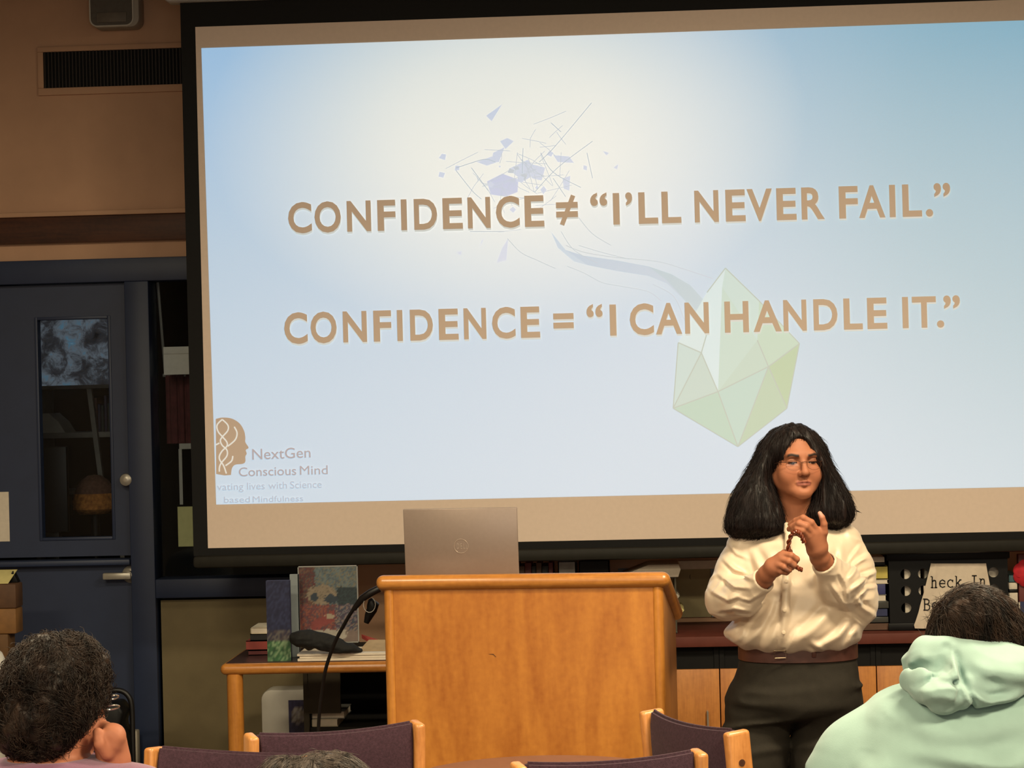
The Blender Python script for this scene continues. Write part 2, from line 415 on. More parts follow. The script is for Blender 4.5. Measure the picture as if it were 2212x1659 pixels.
# ---- door_1: a two-leaf (dutch) door with a narrow glass light
door = thing('door_1', 'blue gray two-leaf door with a tall narrow glass pane', None, ((dx0 + dx1) / 2, YB, 0), kind='structure')
mb = MB()
mb.box((fx0, YB - .03, 0), (dx0, YB + .12, zh), .004); mb.box((dx1, YB - .03, 0), (fx1, YB + .12, zd), .004)
mb.box((dx0, YB - .03, zd), (sx1 + .08, YB + .12, zh), .004)
mb.build('door_frame', M['blue'], door, world=True)
gx0, gx1, gz0, gz1 = rectY(88, 690, 239, 1160, YB + .03)
zl = PY(150, 1203, YB).z
mb = MB(); y0, y1 = YB + .02, YB + .065
mb.box((dx0 + .004, y0, zl), (gx0, y1, zd - .004)); mb.box((gx1, y0, zl), (dx1 - .004, y1, zd - .004))
mb.box((gx0, y0, gz1), (gx1, y1, zd - .004)); mb.box((gx0, y0, zl), (gx1, y1, gz0))
up = mb.build('upper_leaf', M['blue'], door, world=True)
mb = MB()
for (a, b) in (((gx0 - .012, gz0 - .012), (gx0, gz1 + .012)), ((gx1, gz0 - .012), (gx1 + .012, gz1 + .012)), ((gx0, gz1), (gx1, gz1 + .012)), ((gx0, gz0 - .012), (gx1, gz0))):
    mb.box((a[0], y0 - .006, a[1]), (b[0], y0 + .002, b[1]), .002)
mb.build('glazing_bead', M['blue'], up, world=True)
def glass(name, tint=(0.9, 0.95, 1.0, 1), rough=0.02, refl=.012):
    nt = NT(name); out = nt.t.nodes['Material Output']
    gl = nt.n('ShaderNodeBsdfGlossy'); gl.inputs['Roughness'].default_value = rough
    tr = nt.n('ShaderNodeBsdfTransparent'); tr.inputs[0].default_value = tint
    mx = nt.n('ShaderNodeMixShader'); mx.inputs[0].default_value = refl; nt.l(tr.outputs[0], mx.inputs[1]); nt.l(gl.outputs[0], mx.inputs[2])
    nt.l(mx.outputs[0], out.inputs[0]); return nt.m
M['glass'] = glass('window_glass')
mb = MB(); mb.box((gx0, y0 + .018, gz0), (gx1, y0 + .024, gz1)); mb.build('pane', M['glass'], up, world=True)
zl2 = PY(150, 1222, YB).z
mb = MB(); mb.box((dx0 + .004, YB + .02, .01), (dx1 - .004, YB + .065, zl - .012)); low = mb.build('lower_leaf', M['blue'], door, world=True)
mb = MB(); mb.box((dx0 + .004, YB - .03, zl2), (dx1 - .004, YB + .02, zl - .012), .006); mb.build('door_shelf', M['blue'], low, world=True)
k = PY(275, 1036, YB)
mb = MB(); mb.lathe([(.0, 0), (.024, 0), (.024, .004), (.012, .008), (.012, .022), (.022, .028), (.027, .040), (.024, .052), (.012, .058), (.006, .0585), (0, .0585)], (k.x, YB + .02, k.z), (0, -1, 0)); mb.build('door_knob', M['metal'], up, world=True)
k = PY(281, 1241, YB)
mb = MB(); mb.lathe([(0, 0), (.036, 0), (.036, .006), (.03, .012), (.016, .016), (.014, .05), (.0, .052)], (k.x, YB + .02, k.z), (0, -1, 0))
mb.box((k.x - .105, YB - .045, k.z - .017), (k.x + .012, YB - .022, k.z + .011), .006); mb.build('lever_handle', M['metal'], low, world=True)
# sheet of paper taped to the door
a = rectY(-40, 1063, 20, 1170, YB + .018)
mb = MB(); mb.box((a[0], YB + .0165, a[2]), (a[1], YB + .0195, a[3])); tag(mb.build('paper_notice', M['paper'], loc=(a[0], YB + .018, a[2])), 'pale blank sheet of paper taped to the blue door', 'notice')

# ---- window_1: sidelight between the door and the screen
win = thing('window_1', 'dark glazed sidelight between the blue door and the screen', None, ((fx1 + sx1) / 2, YB, zs0), kind='structure')
mb = MB()
mb.box((fx1, YB - .03, zp), (sx1 + .08, YB + .12, zs0), .004); mb.box((sx1, YB - .03, zs0), (sx1 + .08, YB + .12, zd), .004); mb.box((dx1 + .02, YB + .0, zs1), (sx1 + .08, YB + .12, zd + .02), .004)
mb.build('window_frame', M['blue'], win, world=True)
mb = MB(); mb.box((fx1, YB + .05, zs0), (sx1, YB + .056, zs1)); mb.build('pane', M['glass'], win, world=True)
# papers and curtain seen inside the sidelight
a = rectY(355, 749, 406, 809, YB + .09); mb = MB(); mb.box((a[0], YB + .075, a[2]), (a[1] + .1, YB + .082, a[3])); mb.box((a[0], YB + .07, a[3] - .03), (a[1] + .1, YB + .076, a[3]), .002)
tag(mb.build('paper_notice', M['paper'], loc=(a[0], YB + .078, a[2])), 'pale folded sheet stuck high inside the dark glass beside the door', 'notice')
a = rectY(386, 1094, 414, 1180, YB + .09); mb = MB(); mb.box((a[0], YB + .075, a[2]), (a[1] + .1, YB + .082, a[3]))
tag(mb.build('paper_notice', M['yellowpaper'], loc=(a[0], YB + .078, a[2])), 'yellowish sheet low inside the dark glass next to the screen edge', 'notice')
a = rectY(387, 958, 410, 970, YB + .09); b_ = rectY(387, 970, 394, 1090, YB + .09); mb = MB(); mb.box((a[0], YB + .09, a[2]), (a[1] + .1, YB + .1, a[3])); mb.box((b_[0], YB + .09, b_[2]), (b_[1], YB + .1, b_[3]))
tag(mb.build('paper_notice', M['offwhite'], loc=(a[0], YB + .09, b_[2])), 'thin pale corner strip of a sheet at mid height in the dark sidelight', 'notice')
mred = mat('dark_red_cloth', (92, 44, 42), 0.9, 0.2, 30)
a = rectY(362, 810, 407, 958, YB + .2); pts = []
ct = thing('curtain', 'dark red pleated cloth hanging behind the sidelight glass', 'curtain', (a[0], YB + .22, a[2]))
mb = MB(); n = 24
for i in range(n):
    x = a[0] + (a[1] + .15 - a[0]) * i / n; mb.tube([(x, YB + .22 + .012 * math.sin(i * 1.9), a[2]), (x, YB + .22 + .012 * math.sin(i * 1.9), a[3])], .011, 8)
mb.build('cloth', mred, ct, world=True)
mb = MB(); mb.tube([(a[0] - .02, YB + .22, a[3]), (a[1] + .17, YB + .22, a[3])], .008, 8)
for x in (a[0] - .01, a[1] + .16): mb.tube([(x, YB + .11, zd + .01), (x, YB + .22, a[3])], .006, 8)
mb.build('curtain_rod', M['metal'], ct, world=True)

# ---- the dark room beyond the glass: shell, book case, a glowing panel and an orange hat shape that imitate reflections in the glass
yr = 11.2
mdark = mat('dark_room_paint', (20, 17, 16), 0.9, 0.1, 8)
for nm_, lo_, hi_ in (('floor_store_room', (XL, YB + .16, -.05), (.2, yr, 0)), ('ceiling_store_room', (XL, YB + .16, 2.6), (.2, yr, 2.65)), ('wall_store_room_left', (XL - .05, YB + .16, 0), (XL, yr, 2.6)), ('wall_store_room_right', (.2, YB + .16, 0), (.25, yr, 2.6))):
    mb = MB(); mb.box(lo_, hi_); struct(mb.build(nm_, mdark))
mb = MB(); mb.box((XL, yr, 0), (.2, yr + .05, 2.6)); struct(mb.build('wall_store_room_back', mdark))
nt = NT('garden_reflection'); tc = nt.n('ShaderNodeTexCoord'); nz = nt.n('ShaderNodeTexNoise', i_Scale=14.0, i_Detail=9.0, i_Roughness=0.72, i_Distortion=0.6); nt.l(tc.outputs['Object'], nz.inputs['Vector'])
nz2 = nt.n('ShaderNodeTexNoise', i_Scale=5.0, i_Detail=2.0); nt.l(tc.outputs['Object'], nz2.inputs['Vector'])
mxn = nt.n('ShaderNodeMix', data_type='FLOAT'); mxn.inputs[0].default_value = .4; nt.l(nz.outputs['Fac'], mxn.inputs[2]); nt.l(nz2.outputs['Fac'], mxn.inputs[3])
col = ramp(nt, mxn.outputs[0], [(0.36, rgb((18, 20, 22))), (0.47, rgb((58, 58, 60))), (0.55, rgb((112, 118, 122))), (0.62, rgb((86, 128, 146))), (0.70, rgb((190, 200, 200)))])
nt.b.inputs['Base Color'].default_value = (0, 0, 0, 1); nt.b.inputs['Roughness'].default_value = .3; nt.l(col, nt.b.inputs['Emission Color']); nt.b.inputs['Emission Strength'].default_value = 0.5  # emission stands in for trees and sky reflected in the door glass
a = rectY(40, 668, 275, 838, yr - .02); mb = MB(); mb.box((a[0], yr - .04, a[2]), (a[1], yr - .01, a[3])); tag(mb.build('reflection_panel', nt.m), 'glowing panel in the dark room imitating a garden reflected in the door glass', None, None, 'structure')
bc = thing('bookcase', 'gray shelf unit seen through the glass pane of the blue door', 'bookcase', (a[0] + .3, 10.75, 0))
mgs = mat('gray_shelf', (118, 112, 104), 0.7, 0.1, 20)
q = [rectY(x0, y0_, x1, y1_, 10.5) for (x0, y0_, x1, y1_) in ((70, 832, 260, 840), (70, 934, 260, 946), (70, 1060, 260, 1068))]
for (X0, X1, Z0, Z1) in q:
    mb = MB(); mb.box((X0, 10.5, Z0), (X1, 10.8, Z1), .002); mb.build('shelf', mgs, bc, world=True)
pq = PY(188, 840, 10.48); pw = PY(222, 1100, 10.48)
mb = MB(); mb.prism([(pq.x, 10.47, pq.z), (pq.x + .022, 10.47, pq.z), (pw.x + .022, 10.47, pw.z), (pw.x, 10.47, pw.z)], (0, .03, 0)); mb.prism([(q[0][0], 10.5, q[0][3]), (q[0][0] + .02, 10.5, q[0][3]), (q[0][0] + .02, 10.5, 0), (q[0][0], 10.5, 0)], (0, .3, 0)); mb.prism([(q[0][1] - .02, 10.5, q[0][3]), (q[0][1], 10.5, q[0][3]), (q[0][1], 10.5, 0), (q[0][1] - .02, 10.5, 0)], (0, .3, 0))
mb.build('side_panel', mgs, bc, world=True)
zz = q[1][3]; a = PY(88, 930, 10.6); b_ = PY(150, 930, 10.6)
mb = MB(); mb.prism([(a.x, 10.52, zz), (b_.x, 10.52, zz), (b_.x - .03, 10.52, zz + .05), (a.x + .06, 10.52, zz + .09), (a.x, 10.52, zz + .09)], (0, .2, 0)); tag(mb.build('book', M['offwhite'], loc=(a.x, 10.52, zz)), 'pale open book lying on the gray shelf behind the door glass', 'book')
rng0 = random.Random(4)
for i in range(6):
    a = PY(206 + i * 7, 900, 10.6); hgt = .12 + .05 * rng0.random(); mb = MB(); mb.box((a.x, 10.52, zz), (a.x + .012, 10.68, zz + hgt), .002)
    tag(mb.build('book', mat('book_dark_%d' % i, rng0.choice([(40, 36, 60), (70, 40, 36), (44, 50, 48)]), .7), loc=(a.x, 10.52, zz)), 'thin dark book standing on the gray shelf behind the door glass', 'book', 'dark books behind the door glass')
mor = mat('orange_wool', (176, 112, 54), 0.95, 0.45, 60, bump=1.0); mor2 = mat('brown_wool', (104, 72, 58), 0.95, 0.3, 60, bump=1.0)
yh_ = 10.3; p0 = PY(205, 1075, yh_); ht = thing('reflected_hat', 'orange and brown hat shape standing in for a head reflected in the door glass', 'hat', (p0.x, yh_, 0))  # added shape for the orange-brown head mirrored in the pane
mb = MB(); mb.lathe([(0, -.075), (.07, -.072), (.098, -.05), (.1, -.015), (.092, .02)], (p0.x, yh_, p0.z), sides=40); mb.build('hat_brim', mor, ht, world=True)
mb = MB(); mb.lathe([(.091, .018), (.082, .05), (.06, .08), (.03, .1), (0, .104)], (p0.x, yh_, p0.z), sides=40); mb.build('hat_crown', mor2, ht, world=True)
mb = MB(); mb.tube([(p0.x, yh_, 0), (p0.x, yh_, p0.z - .07)], .02, 12); mb.lathe([(0, 0), (.12, 0), (.12, .02), (0, .03)], (p0.x, yh_, 0)); mb.build('post', M['black'], ht, world=True)
a = rectY(70, 965, 145, 1150, 9.9); mn = thing('monitor', 'black upright monitor behind the lower part of the door glass', 'monitor', ((a[0] + a[1]) / 2, 9.92, 0))
mb = MB(); mb.box((a[0], 9.9, a[2]), (a[1], 9.94, a[3]), .006); mb.build('display', M['black'], mn, world=True)
mb = MB(); mb.box(((a[0] + a[1]) / 2 - .03, 9.92, 0), ((a[0] + a[1]) / 2 + .03, 9.97, a[2]), .004); mb.box((a[0], 9.86, 0), (a[1], 10.02, .02), .004); mb.build('stand', M['black'], mn, world=True)

# ---- grille and wall speaker over the door
a = rectY(95, 106, 560, 184, YB); vent = thing('ventilation_grille', 'long dark slatted ventilation grille high on the wall left of the screen', 'vent', (a[0], YB, a[2]))
mb = MB()
for (p, q_) in (((a[0] - .024, a[2] - .03), (a[1] + .024, a[2])), ((a[0] - .024, a[3]), (a[1] + .024, a[3] + .022)), ((a[0] - .024, a[2]), (a[0], a[3])), ((a[1], a[2]), (a[1] + .024, a[3]))):
    mb.box((p[0], YB - .014, p[1]), (q_[0], YB, q_[1]), .003)
mb.build('frame', M['wall'], vent, world=True)
mb = MB(); mb.box((a[0], YB - .003, a[2]), (a[1], YB + .0, a[3])); mb.build('backing', M['blackmatte'], vent, world=True)
msl = mat('dark_slat', (40, 30, 22), 0.6, 0.2, 30); mb = MB(); n = 62
for i in range(n):
    x = a[0] + (a[1] - a[0]) * (i + .5) / n; mb.box((x - .0022, YB - .012, a[2]), (x + .0022, YB - .003, a[3]))
tag(mb.build('slats', msl, vent, world=True), kind='stuff')
a = rectY(205, -70, 300, 67, YB); sp = thing('wall_speaker', 'pale rounded box with a dark recessed face mounted above the grille', 'speaker', ((a[0] + a[1]) / 2, YB, a[2]))
def rrect(x0, x1, z0, z1, r, y, n=6):
    o = []
    for (cx, cz, a0) in ((x1 - r, z1 - r, 0), (x0 + r, z1 - r, 90), (x0 + r, z0 + r, 180), (x1 - r, z0 + r, 270)):
        for i in range(n + 1):
            t = R(a0 + 90 * i / n); o.append((cx + r * math.cos(t), y, cz + r * math.sin(t)))
    return o
mb = MB(); mb.prism(rrect(a[0], a[1] + .02, a[2], a[3], .035, YB), (0, -.10, 0), .004)
mb.build('housing', M['offwhite'], sp, world=True)
o_ = rrect(a[0] + .002, a[1] - .004, a[2] + .006, a[3] - .01, .03, YB - .102)
mb = MB(); mb.tube(o_, .0035, 8, closed=True); mb.build('rim', M['white'], sp, world=True)
mb = MB(); mb.prism(rrect(a[0] + .004, a[1] - .006, a[2] + .008, a[3] - .012, .03, YB - .1), (0, -.003, 0)); f_ = mb.build('speaker_face', mat('speaker_gray', (92, 86, 76), .6, .1, 60), sp, world=True)
mb = MB(); mb.box((a[0] + .03, YB - .108, a[2] + .02), (a[1] - .03, YB - .102, a[2] + .06), .002); mb.build('port', mat('speaker_port', (112, 104, 92), .6), f_, world=True)

# ---- ceiling fixtures (housing of each lamp)
mhous = mat('lamp_housing', (225, 222, 214), .5, .03)
nt = NT('lamp_diffuser'); nt.b.inputs['Base Color'].default_value = (.9, .85, .75, 1); nt.b.inputs['Emission Color'].default_value = WARM + (1,); nt.b.inputs['Emission Strength'].default_value = 3.0
for i, (lx, ly, lz, lw) in enumerate(LAMPS):
    t_ = thing('ceiling_light', ['ceiling lamp over the audience on the door side', 'ceiling lamp over the audience opposite the door', 'ceiling lamp behind the camera', 'ceiling lamp over the round table on the door side', 'ceiling lamp over the standing person', 'small ceiling lamp just in front of the projection screen'][i], 'lamp', (lx, ly, lz), group='lamps of the room')
    sy_ = .5 if lw > 20 else .2
    mb = MB(); mb.box((-.57, -sy_ / 2 - .02, .0), (-.55, sy_ / 2 + .02, .075)); mb.box((.55, -sy_ / 2 - .02, .0), (.57, sy_ / 2 + .02, .075)); mb.box((-.55, -sy_ / 2 - .02, .0), (.55, -sy_ / 2, .075)); mb.box((-.55, sy_ / 2, .0), (.55, sy_ / 2 + .02, .075)); mb.box((-.55, -sy_ / 2, .07), (.55, sy_ / 2, .075)); mb.build('housing', mhous, t_)
    mb = MB(); mb.box((-.55, -sy_ / 2, .02), (.55, sy_ / 2, .07)); mb.build('diffuser', nt.m, t_)
    if lz < CEIL - .1:
        for sx in (-.45, .45): mb = MB(); mb.tube([(sx, 0, .075), (sx, 0, CEIL - lz)], .006, 8); mb.build('hanging_rod', M['metal'], t_)

# window behind the camera, where the daylight comes from
wn = thing('window_3', 'wide window in the wall behind the camera', None, (.6, YF, 1.1), kind='structure')
mb = MB(); mb.box((-1.1, YF, 1.05), (2.3, YF + .06, 1.12)); mb.box((-1.1, YF, 2.38), (2.3, YF + .06, 2.45)); mb.box((-1.1, YF, 1.12), (-1.03, YF + .06, 2.38)); mb.box((2.23, YF, 1.12), (2.3, YF + .06, 2.38)); mb.box((.57, YF, 1.12), (.63, YF + .06, 2.38)); mb.build('window_frame', M['white'], wn, world=True)
ntw = NT('evening_sky_pane'); ntw.b.inputs['Base Color'].default_value = (.1, .1, .1, 1); ntw.b.inputs['Emission Color'].default_value = (.8, .85, .9, 1); ntw.b.inputs['Emission Strength'].default_value = .3
mb = MB(); mb.box((-1.03, YF + .001, 1.12), (2.23, YF + .01, 2.38)); mb.build('pane', ntw.m, wn, world=True)

# ================================================================== projection screen and slide
YS = 8.84
def SP(px, py, dy=0.0): return PY(px, py, YS - dy)
bx0 = SP(404, 620).x; ix0 = SP(435.5, 620).x
ix1 = SP(2262, 620).x; bx1 = ix1 + (ix0 - bx0)
zi1 = SP(1330, 28).z; zi0 = SP(1330, 1166).z
zb0 = SP(1330, 1180).z
zc = SP(460, 4).z
scr = thing('projection_screen', 'large pull-down projection screen with black borders showing a pale blue slide', 'projection screen', ((bx0 + bx1) / 2, YS, CEIL))
mb = MB(); mb.box((bx0, YS, zi0 - .03), (ix0, YS + .004, zc + .05)); mb.box((ix1, YS, zi0 - .03), (bx1, YS + .004, zc + .05)); mb.box((ix0, YS, zi1), (ix1, YS + .004, zc + .05)); mb.box((ix0, YS, zi0 - .03), (ix1, YS + .004, zi0))
mb.build('black_border', M['blackmatte'], scr, world=True)
M['screen'] = mat('screen_cloth', (226, 206, 190), 0.9, 0.02, 60, spec=.1)
mb = MB(); mb.box((ix0, YS + .0, zi0), (ix1, YS + .003, zi1)); cloth = mb.build('screen_cloth', M['screen'], scr, world=True)
mb = MB(); mb.box((bx0 + .001, YS - .03, zi0 - .075), (bx1 + .02, YS + .035, zi0 - .028), .014); mb.build('weight_bar', M['charcoal'], scr, world=True)
cx0 = SP(358, 4).x
mb = MB(); mb.box((cx0, YS - .07, zc + .0), (bx1 + .1, YS + .07, zc + .15), .02, 3); mb.build('screen_case', M['white'], scr, world=True)
for bx in (cx0 + .4, bx1 - .4):
    mb = MB(); mb.box((bx - .03, YS - .02, zc + .14), (bx + .03, YS + .02, CEIL), .004); mb.build('hanging_bracket', M['metal'], scr, world=True)

# slide: its own soft blue-to-white ground, then the drawn marks, then the lettering
def slide_mat():
    nt = NT('projected_slide'); b = nt.b
    tc = nt.n('ShaderNodeTexCoord'); sep = nt.n('ShaderNodeSeparateXYZ'); nt.l(tc.outputs['Object'], sep.inputs[0])
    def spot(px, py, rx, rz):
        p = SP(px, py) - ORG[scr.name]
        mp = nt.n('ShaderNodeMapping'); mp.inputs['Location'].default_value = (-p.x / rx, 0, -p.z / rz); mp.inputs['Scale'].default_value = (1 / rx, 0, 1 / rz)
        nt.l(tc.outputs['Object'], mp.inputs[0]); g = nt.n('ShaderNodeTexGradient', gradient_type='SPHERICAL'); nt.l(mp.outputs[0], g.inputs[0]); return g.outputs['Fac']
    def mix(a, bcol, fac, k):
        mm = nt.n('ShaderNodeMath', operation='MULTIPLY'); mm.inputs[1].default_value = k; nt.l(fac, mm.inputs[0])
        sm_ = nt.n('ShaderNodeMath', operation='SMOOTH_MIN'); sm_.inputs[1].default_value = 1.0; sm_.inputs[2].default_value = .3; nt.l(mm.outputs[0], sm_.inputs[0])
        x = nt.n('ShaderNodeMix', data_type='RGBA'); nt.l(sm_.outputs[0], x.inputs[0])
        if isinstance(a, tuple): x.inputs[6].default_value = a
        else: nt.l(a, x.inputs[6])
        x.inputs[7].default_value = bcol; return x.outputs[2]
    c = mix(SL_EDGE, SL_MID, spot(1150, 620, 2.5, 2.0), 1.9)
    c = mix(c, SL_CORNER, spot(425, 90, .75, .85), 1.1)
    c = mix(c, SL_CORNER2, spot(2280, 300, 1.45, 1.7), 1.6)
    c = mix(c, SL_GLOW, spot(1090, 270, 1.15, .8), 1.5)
    nz = nt.n('ShaderNodeTexNoise', i_Scale=160.0, i_Detail=2.0); nt.l(tc.outputs['Object'], nz.inputs['Vector'])
    mr = nt.n('ShaderNodeMapRange'); mr.inputs['To Min'].default_value = .95; mr.inputs['To Max'].default_value = 1.05; nt.l(nz.outputs['Fac'], mr.inputs[0])
    v = nt.n('ShaderNodeVectorMath', operation='SCALE'); nt.l(c, v.inputs[0]); nt.l(mr.outputs[0], v.inputs['Scale'])
    b.inputs['Base Color'].default_value = rgb((226, 206, 190)); b.inputs['Roughness'].default_value = .9; b.inputs['Specular IOR Level'].default_value = .1
    nt.l(v.outputs[0], b.inputs['Emission Color']); b.inputs['Emission Strength'].default_value = SL_K
    return nt.m
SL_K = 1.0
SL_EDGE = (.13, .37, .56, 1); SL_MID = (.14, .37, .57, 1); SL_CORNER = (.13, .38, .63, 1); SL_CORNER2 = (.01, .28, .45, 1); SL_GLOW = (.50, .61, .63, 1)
TL, TR, BR, BL = SP(435, 104, .001), SP(2242, 43, .001), SP(2247, 1051, .001), SP(467, 1090, .001)
nx, nz_ = 24, 14; V = []; Fc = []
for j in range(nz_ + 1):
    for i in range(nx + 1):
        u, v = i / nx, j / nz_; V.append((BL.lerp(BR, u)).lerp(TL.lerp(TR, u), v))
for j in range(nz_):
    for i in range(nx): k = j * (nx + 1) + i; Fc.append((k, k + 1, k + nx + 2, k + nx + 1))
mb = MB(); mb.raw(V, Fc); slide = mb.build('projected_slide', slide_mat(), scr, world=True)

class Art:
    """flat marks of the slide, all in one mesh with a colour per mark"""
    def __init__(s): s.v = []; s.f = []; s.c = []; s.z = 0.0014
    def poly(s, pts, col):
        k = len(s.v); s.z += .000004
        for p in pts: s.v.append(SP(p[0], p[1], s.z)); s.c.append(col)
        s.f.append(tuple(range(k, k + len(pts))))
    def line(s, pts, w, col, w2=None):
        n = len(pts); w2 = w if w2 is None else w2; L, Rr = [], []
        for i, p in enumerate(pts):
            a = pts[max(i - 1, 0)]; b = pts[min(i + 1, n - 1)]; dx, dy = b[0] - a[0], b[1] - a[1]; d = math.hypot(dx, dy) or 1
            ww = (w + (w2 - w) * i / max(1, n - 1)) / 2; L.append((p[0] - dy / d * ww, p[1] + dx / d * ww)); Rr.append((p[0] + dy / d * ww, p[1] - dx / d * ww))
        for i in range(n - 1): s.poly([L[i], L[i + 1], Rr[i + 1], Rr[i]], col)
    def build(s, name, m, parent):
        mb = MB(); mb.raw(s.v, s.f); o = mb.build(name, m, parent, world=True, smooth=False); set_cols(o.data, np.array(s.c, F)); return o
def bez(pts, n=20):
    """Catmull-Rom through the points"""
    o = []; q = [pts[0]] + list(pts) + [pts[-1]]
    for i in range(1, len(q) - 2):
        for k in range(n):
            t = k / n; o.append(tuple(.5 * (2 * q[i][d] + (q[i + 1][d] - q[i - 1][d]) * t + (2 * q[i - 1][d] - 5 * q[i][d] + 4 * q[i + 1][d] - q[i + 2][d]) * t * t + (3 * q[i][d] - q[i - 1][d] - 3 * q[i + 1][d] + q[i + 2][d]) * t ** 3) for d in range(len(pts[0]))))
    o.append(tuple(pts[-1])); return o
def light_mat(name, k=1.0, base=(226, 206, 190)):
    nt = NT(name); a = nt.n('ShaderNodeVertexColor', layer_name='Col'); b = nt.b
    b.inputs['Base Color'].default_value = rgb(base); b.inputs['Roughness'].default_value = .9; b.inputs['Specular IOR Level'].default_value = .1
    nt.l(a.outputs[0], b.inputs['Emission Color']); b.inputs['Emission Strength'].default_value = k; return nt.m
M['art'] = light_mat('projected_marks')
art = Art()
LAV, LAV2, GRY, GRL = (.21, .36, .60), (.26, .42, .61), (.13, .30, .43), (.19, .35, .48)
# burst of lavender fragments
for pts in ([(1052, 392), (1085, 375), (1120, 388), (1118, 415), (1092, 425), (1060, 420)], [(1215, 385), (1232, 380), (1230, 412), (1218, 408)], [(1065, 330), (1090, 318), (1078, 350), (1062, 352)], [(1085, 535), (1098, 515), (1094, 562), (1072, 568)],
            [(1098, 365), (1140, 345), (1165, 372), (1130, 392)], [(1150, 355), (1178, 362), (1170, 390), (1148, 385)], [(1030, 350), (1062, 338), (1080, 348), (1052, 358)], [(1195, 335), (1230, 338), (1240, 352), (1205, 350)], [(1080, 305), (1096, 298), (1110, 305), (1092, 322)],
            [(1050, 250), (1085, 225), (1062, 262)], [(1325, 362), (1336, 354), (1333, 366)], [(985, 545), (998, 542), (996, 552)], [(1040, 520), (1046, 514), (1036, 536)], [(1302, 326), (1316, 330), (1310, 336)]):
    art.poly(pts, LAV if len(pts) > 4 else LAV2)
rg = random.Random(7)
for i in range(46):
    x, y = 1120 + rg.gauss(0, 62), 375 + rg.gauss(0, 45); a = rg.random() * 3.14; L = rg.uniform(12, 46)
    art.line([(x - math.cos(a) * L, y - math.sin(a) * L * .8), (x + rg.gauss(0, 3), y), (x + math.cos(a) * L, y + math.sin(a) * L * .8)], 1.5, GRL)
for i in range(16):
    x, y = 1130 + rg.gauss(0, 75), 360 + rg.gauss(0, 55); a = rg.random() * 6.28; r_ = rg.uniform(4, 13)
    art.poly([(x + r_ * math.cos(a + t) * rg.uniform(.5, 1), y + r_ * math.sin(a + t) * rg.uniform(.5, 1)) for t in (0, 1.5, 3, 4.6)], LAV2 if rg.random() < .7 else GRL)
for pts in ([(985, 363), (1018, 352), (1048, 344), (1070, 350)], [(985, 368), (1020, 412), (1040, 430)], [(1018, 362), (1055, 412)], [(1155, 415), (1205, 362), (1280, 305)], [(1165, 350), (1200, 315), (1278, 222)], [(1195, 385), (1222, 425)], [(1168, 330), (1195, 372), (1255, 405)], [(1130, 320), (1128, 375)], [(1190, 265), (1212, 285)], [(1268, 330), (1280, 385)], [(1015, 500), (1090, 500)]):
    art.line(bez(pts, 6), 1.8, GRY)
art.build('burst_drawing', M['art'], slide); art = Art()
# ribbon and its loose lines
art.poly([(1222, 540), (1260, 552), (1330, 562), (1400, 575), (1450, 592), (1490, 615), (1520, 650), (1470, 640), (1440, 612), (1400, 596), (1330, 585), (1270, 573)], (.12, .33, .52))
art.poly([(1190, 500), (1222, 540), (1270, 573), (1240, 565), (1205, 535)], (.17, .38, .56))
art.poly([(1400, 575), (1450, 592), (1490, 615), (1524, 652), (1500, 690), (1480, 650), (1440, 605)], (.08, .31, .46))
for pts in ([(1222, 530), (1262, 545), (1330, 556), (1420, 565), (1480, 582), (1540, 602)], [(1250, 470), (1280, 505), (1320, 530)], [(1096, 515), (1125, 545), (1160, 562), (1200, 580)], [(1225, 575), (1262, 590), (1300, 610), (1340, 618), (1400, 630), (1428, 650)], [(1212, 500), (1240, 540), (1290, 568)], [(1250, 530), (1300, 545), (1360, 560)], [(1410, 614), (1455, 640), (1478, 690)]):
    art.line(bez(pts, 8), 1.6, GRY)
art.build('ribbon_drawing', M['art'], slide); art = Art(); art.z = .002
# crystal
K = {'top': (1567, 579), 'tl': (1527, 632), 'tr': (1640, 650), 'r': (1727, 742), 'rb': (1700, 882), 'b': (1594, 965), 'lb': (1454, 882), 'l': (1465, 740), 'la': (1515, 762), 'c': (1551, 846), 'm': (1660, 792), 'rt': (1636, 735), 'i1': (1560, 620), 'i2': (1530, 710)}
def facet(names, col): art.poly([K[n] for n in names], col)
facet(['top', 'tr', 'rt', 'c', 'i1'], (.12, .38, .44)); facet(['top', 'i1', 'c', 'la', 'i2', 'tl'], (.20, .45, .56)); facet(['tl', 'i2', 'la', 'l'], (.20, .44, .54))
facet(['l', 'la', 'lb'], (.11, .36, .43)); facet(['la', 'c', 'lb'], (.09, .33, .38)); facet(['tr', 'r', 'm', 'rt'], (.08, .34, .33)); facet(['rt', 'm', 'c'], (.08, .33, .35)); facet(['i1', 'rt', 'c'], (.10, .36, .39))
facet(['r', 'rb', 'm'], (.02, .27, .20)); facet(['c', 'lb', 'b'], (.03, .31, .32)); facet(['c', 'm', 'b'], (.05, .33, .37)); facet(['m', 'rb', 'b'], (.03, .28, .25))
for a_, b_ in (('top', 'tl'), ('top', 'tr'), ('tr', 'r'), ('r', 'rb'), ('rb', 'b'), ('b', 'lb'), ('lb', 'l'), ('l', 'la'), ('la', 'c'), ('c', 'lb'), ('c', 'b'), ('c', 'm'), ('m', 'r'), ('la', 'lb'), ('m', 'rt'), ('m', 'b'), ('m', 'rb'), ('la', 'i2')):
    art.line([K[a_], K[b_]], 2.4, (.03, .22, .27))
art.build('crystal_drawing', M['art'], slide); art = Art()
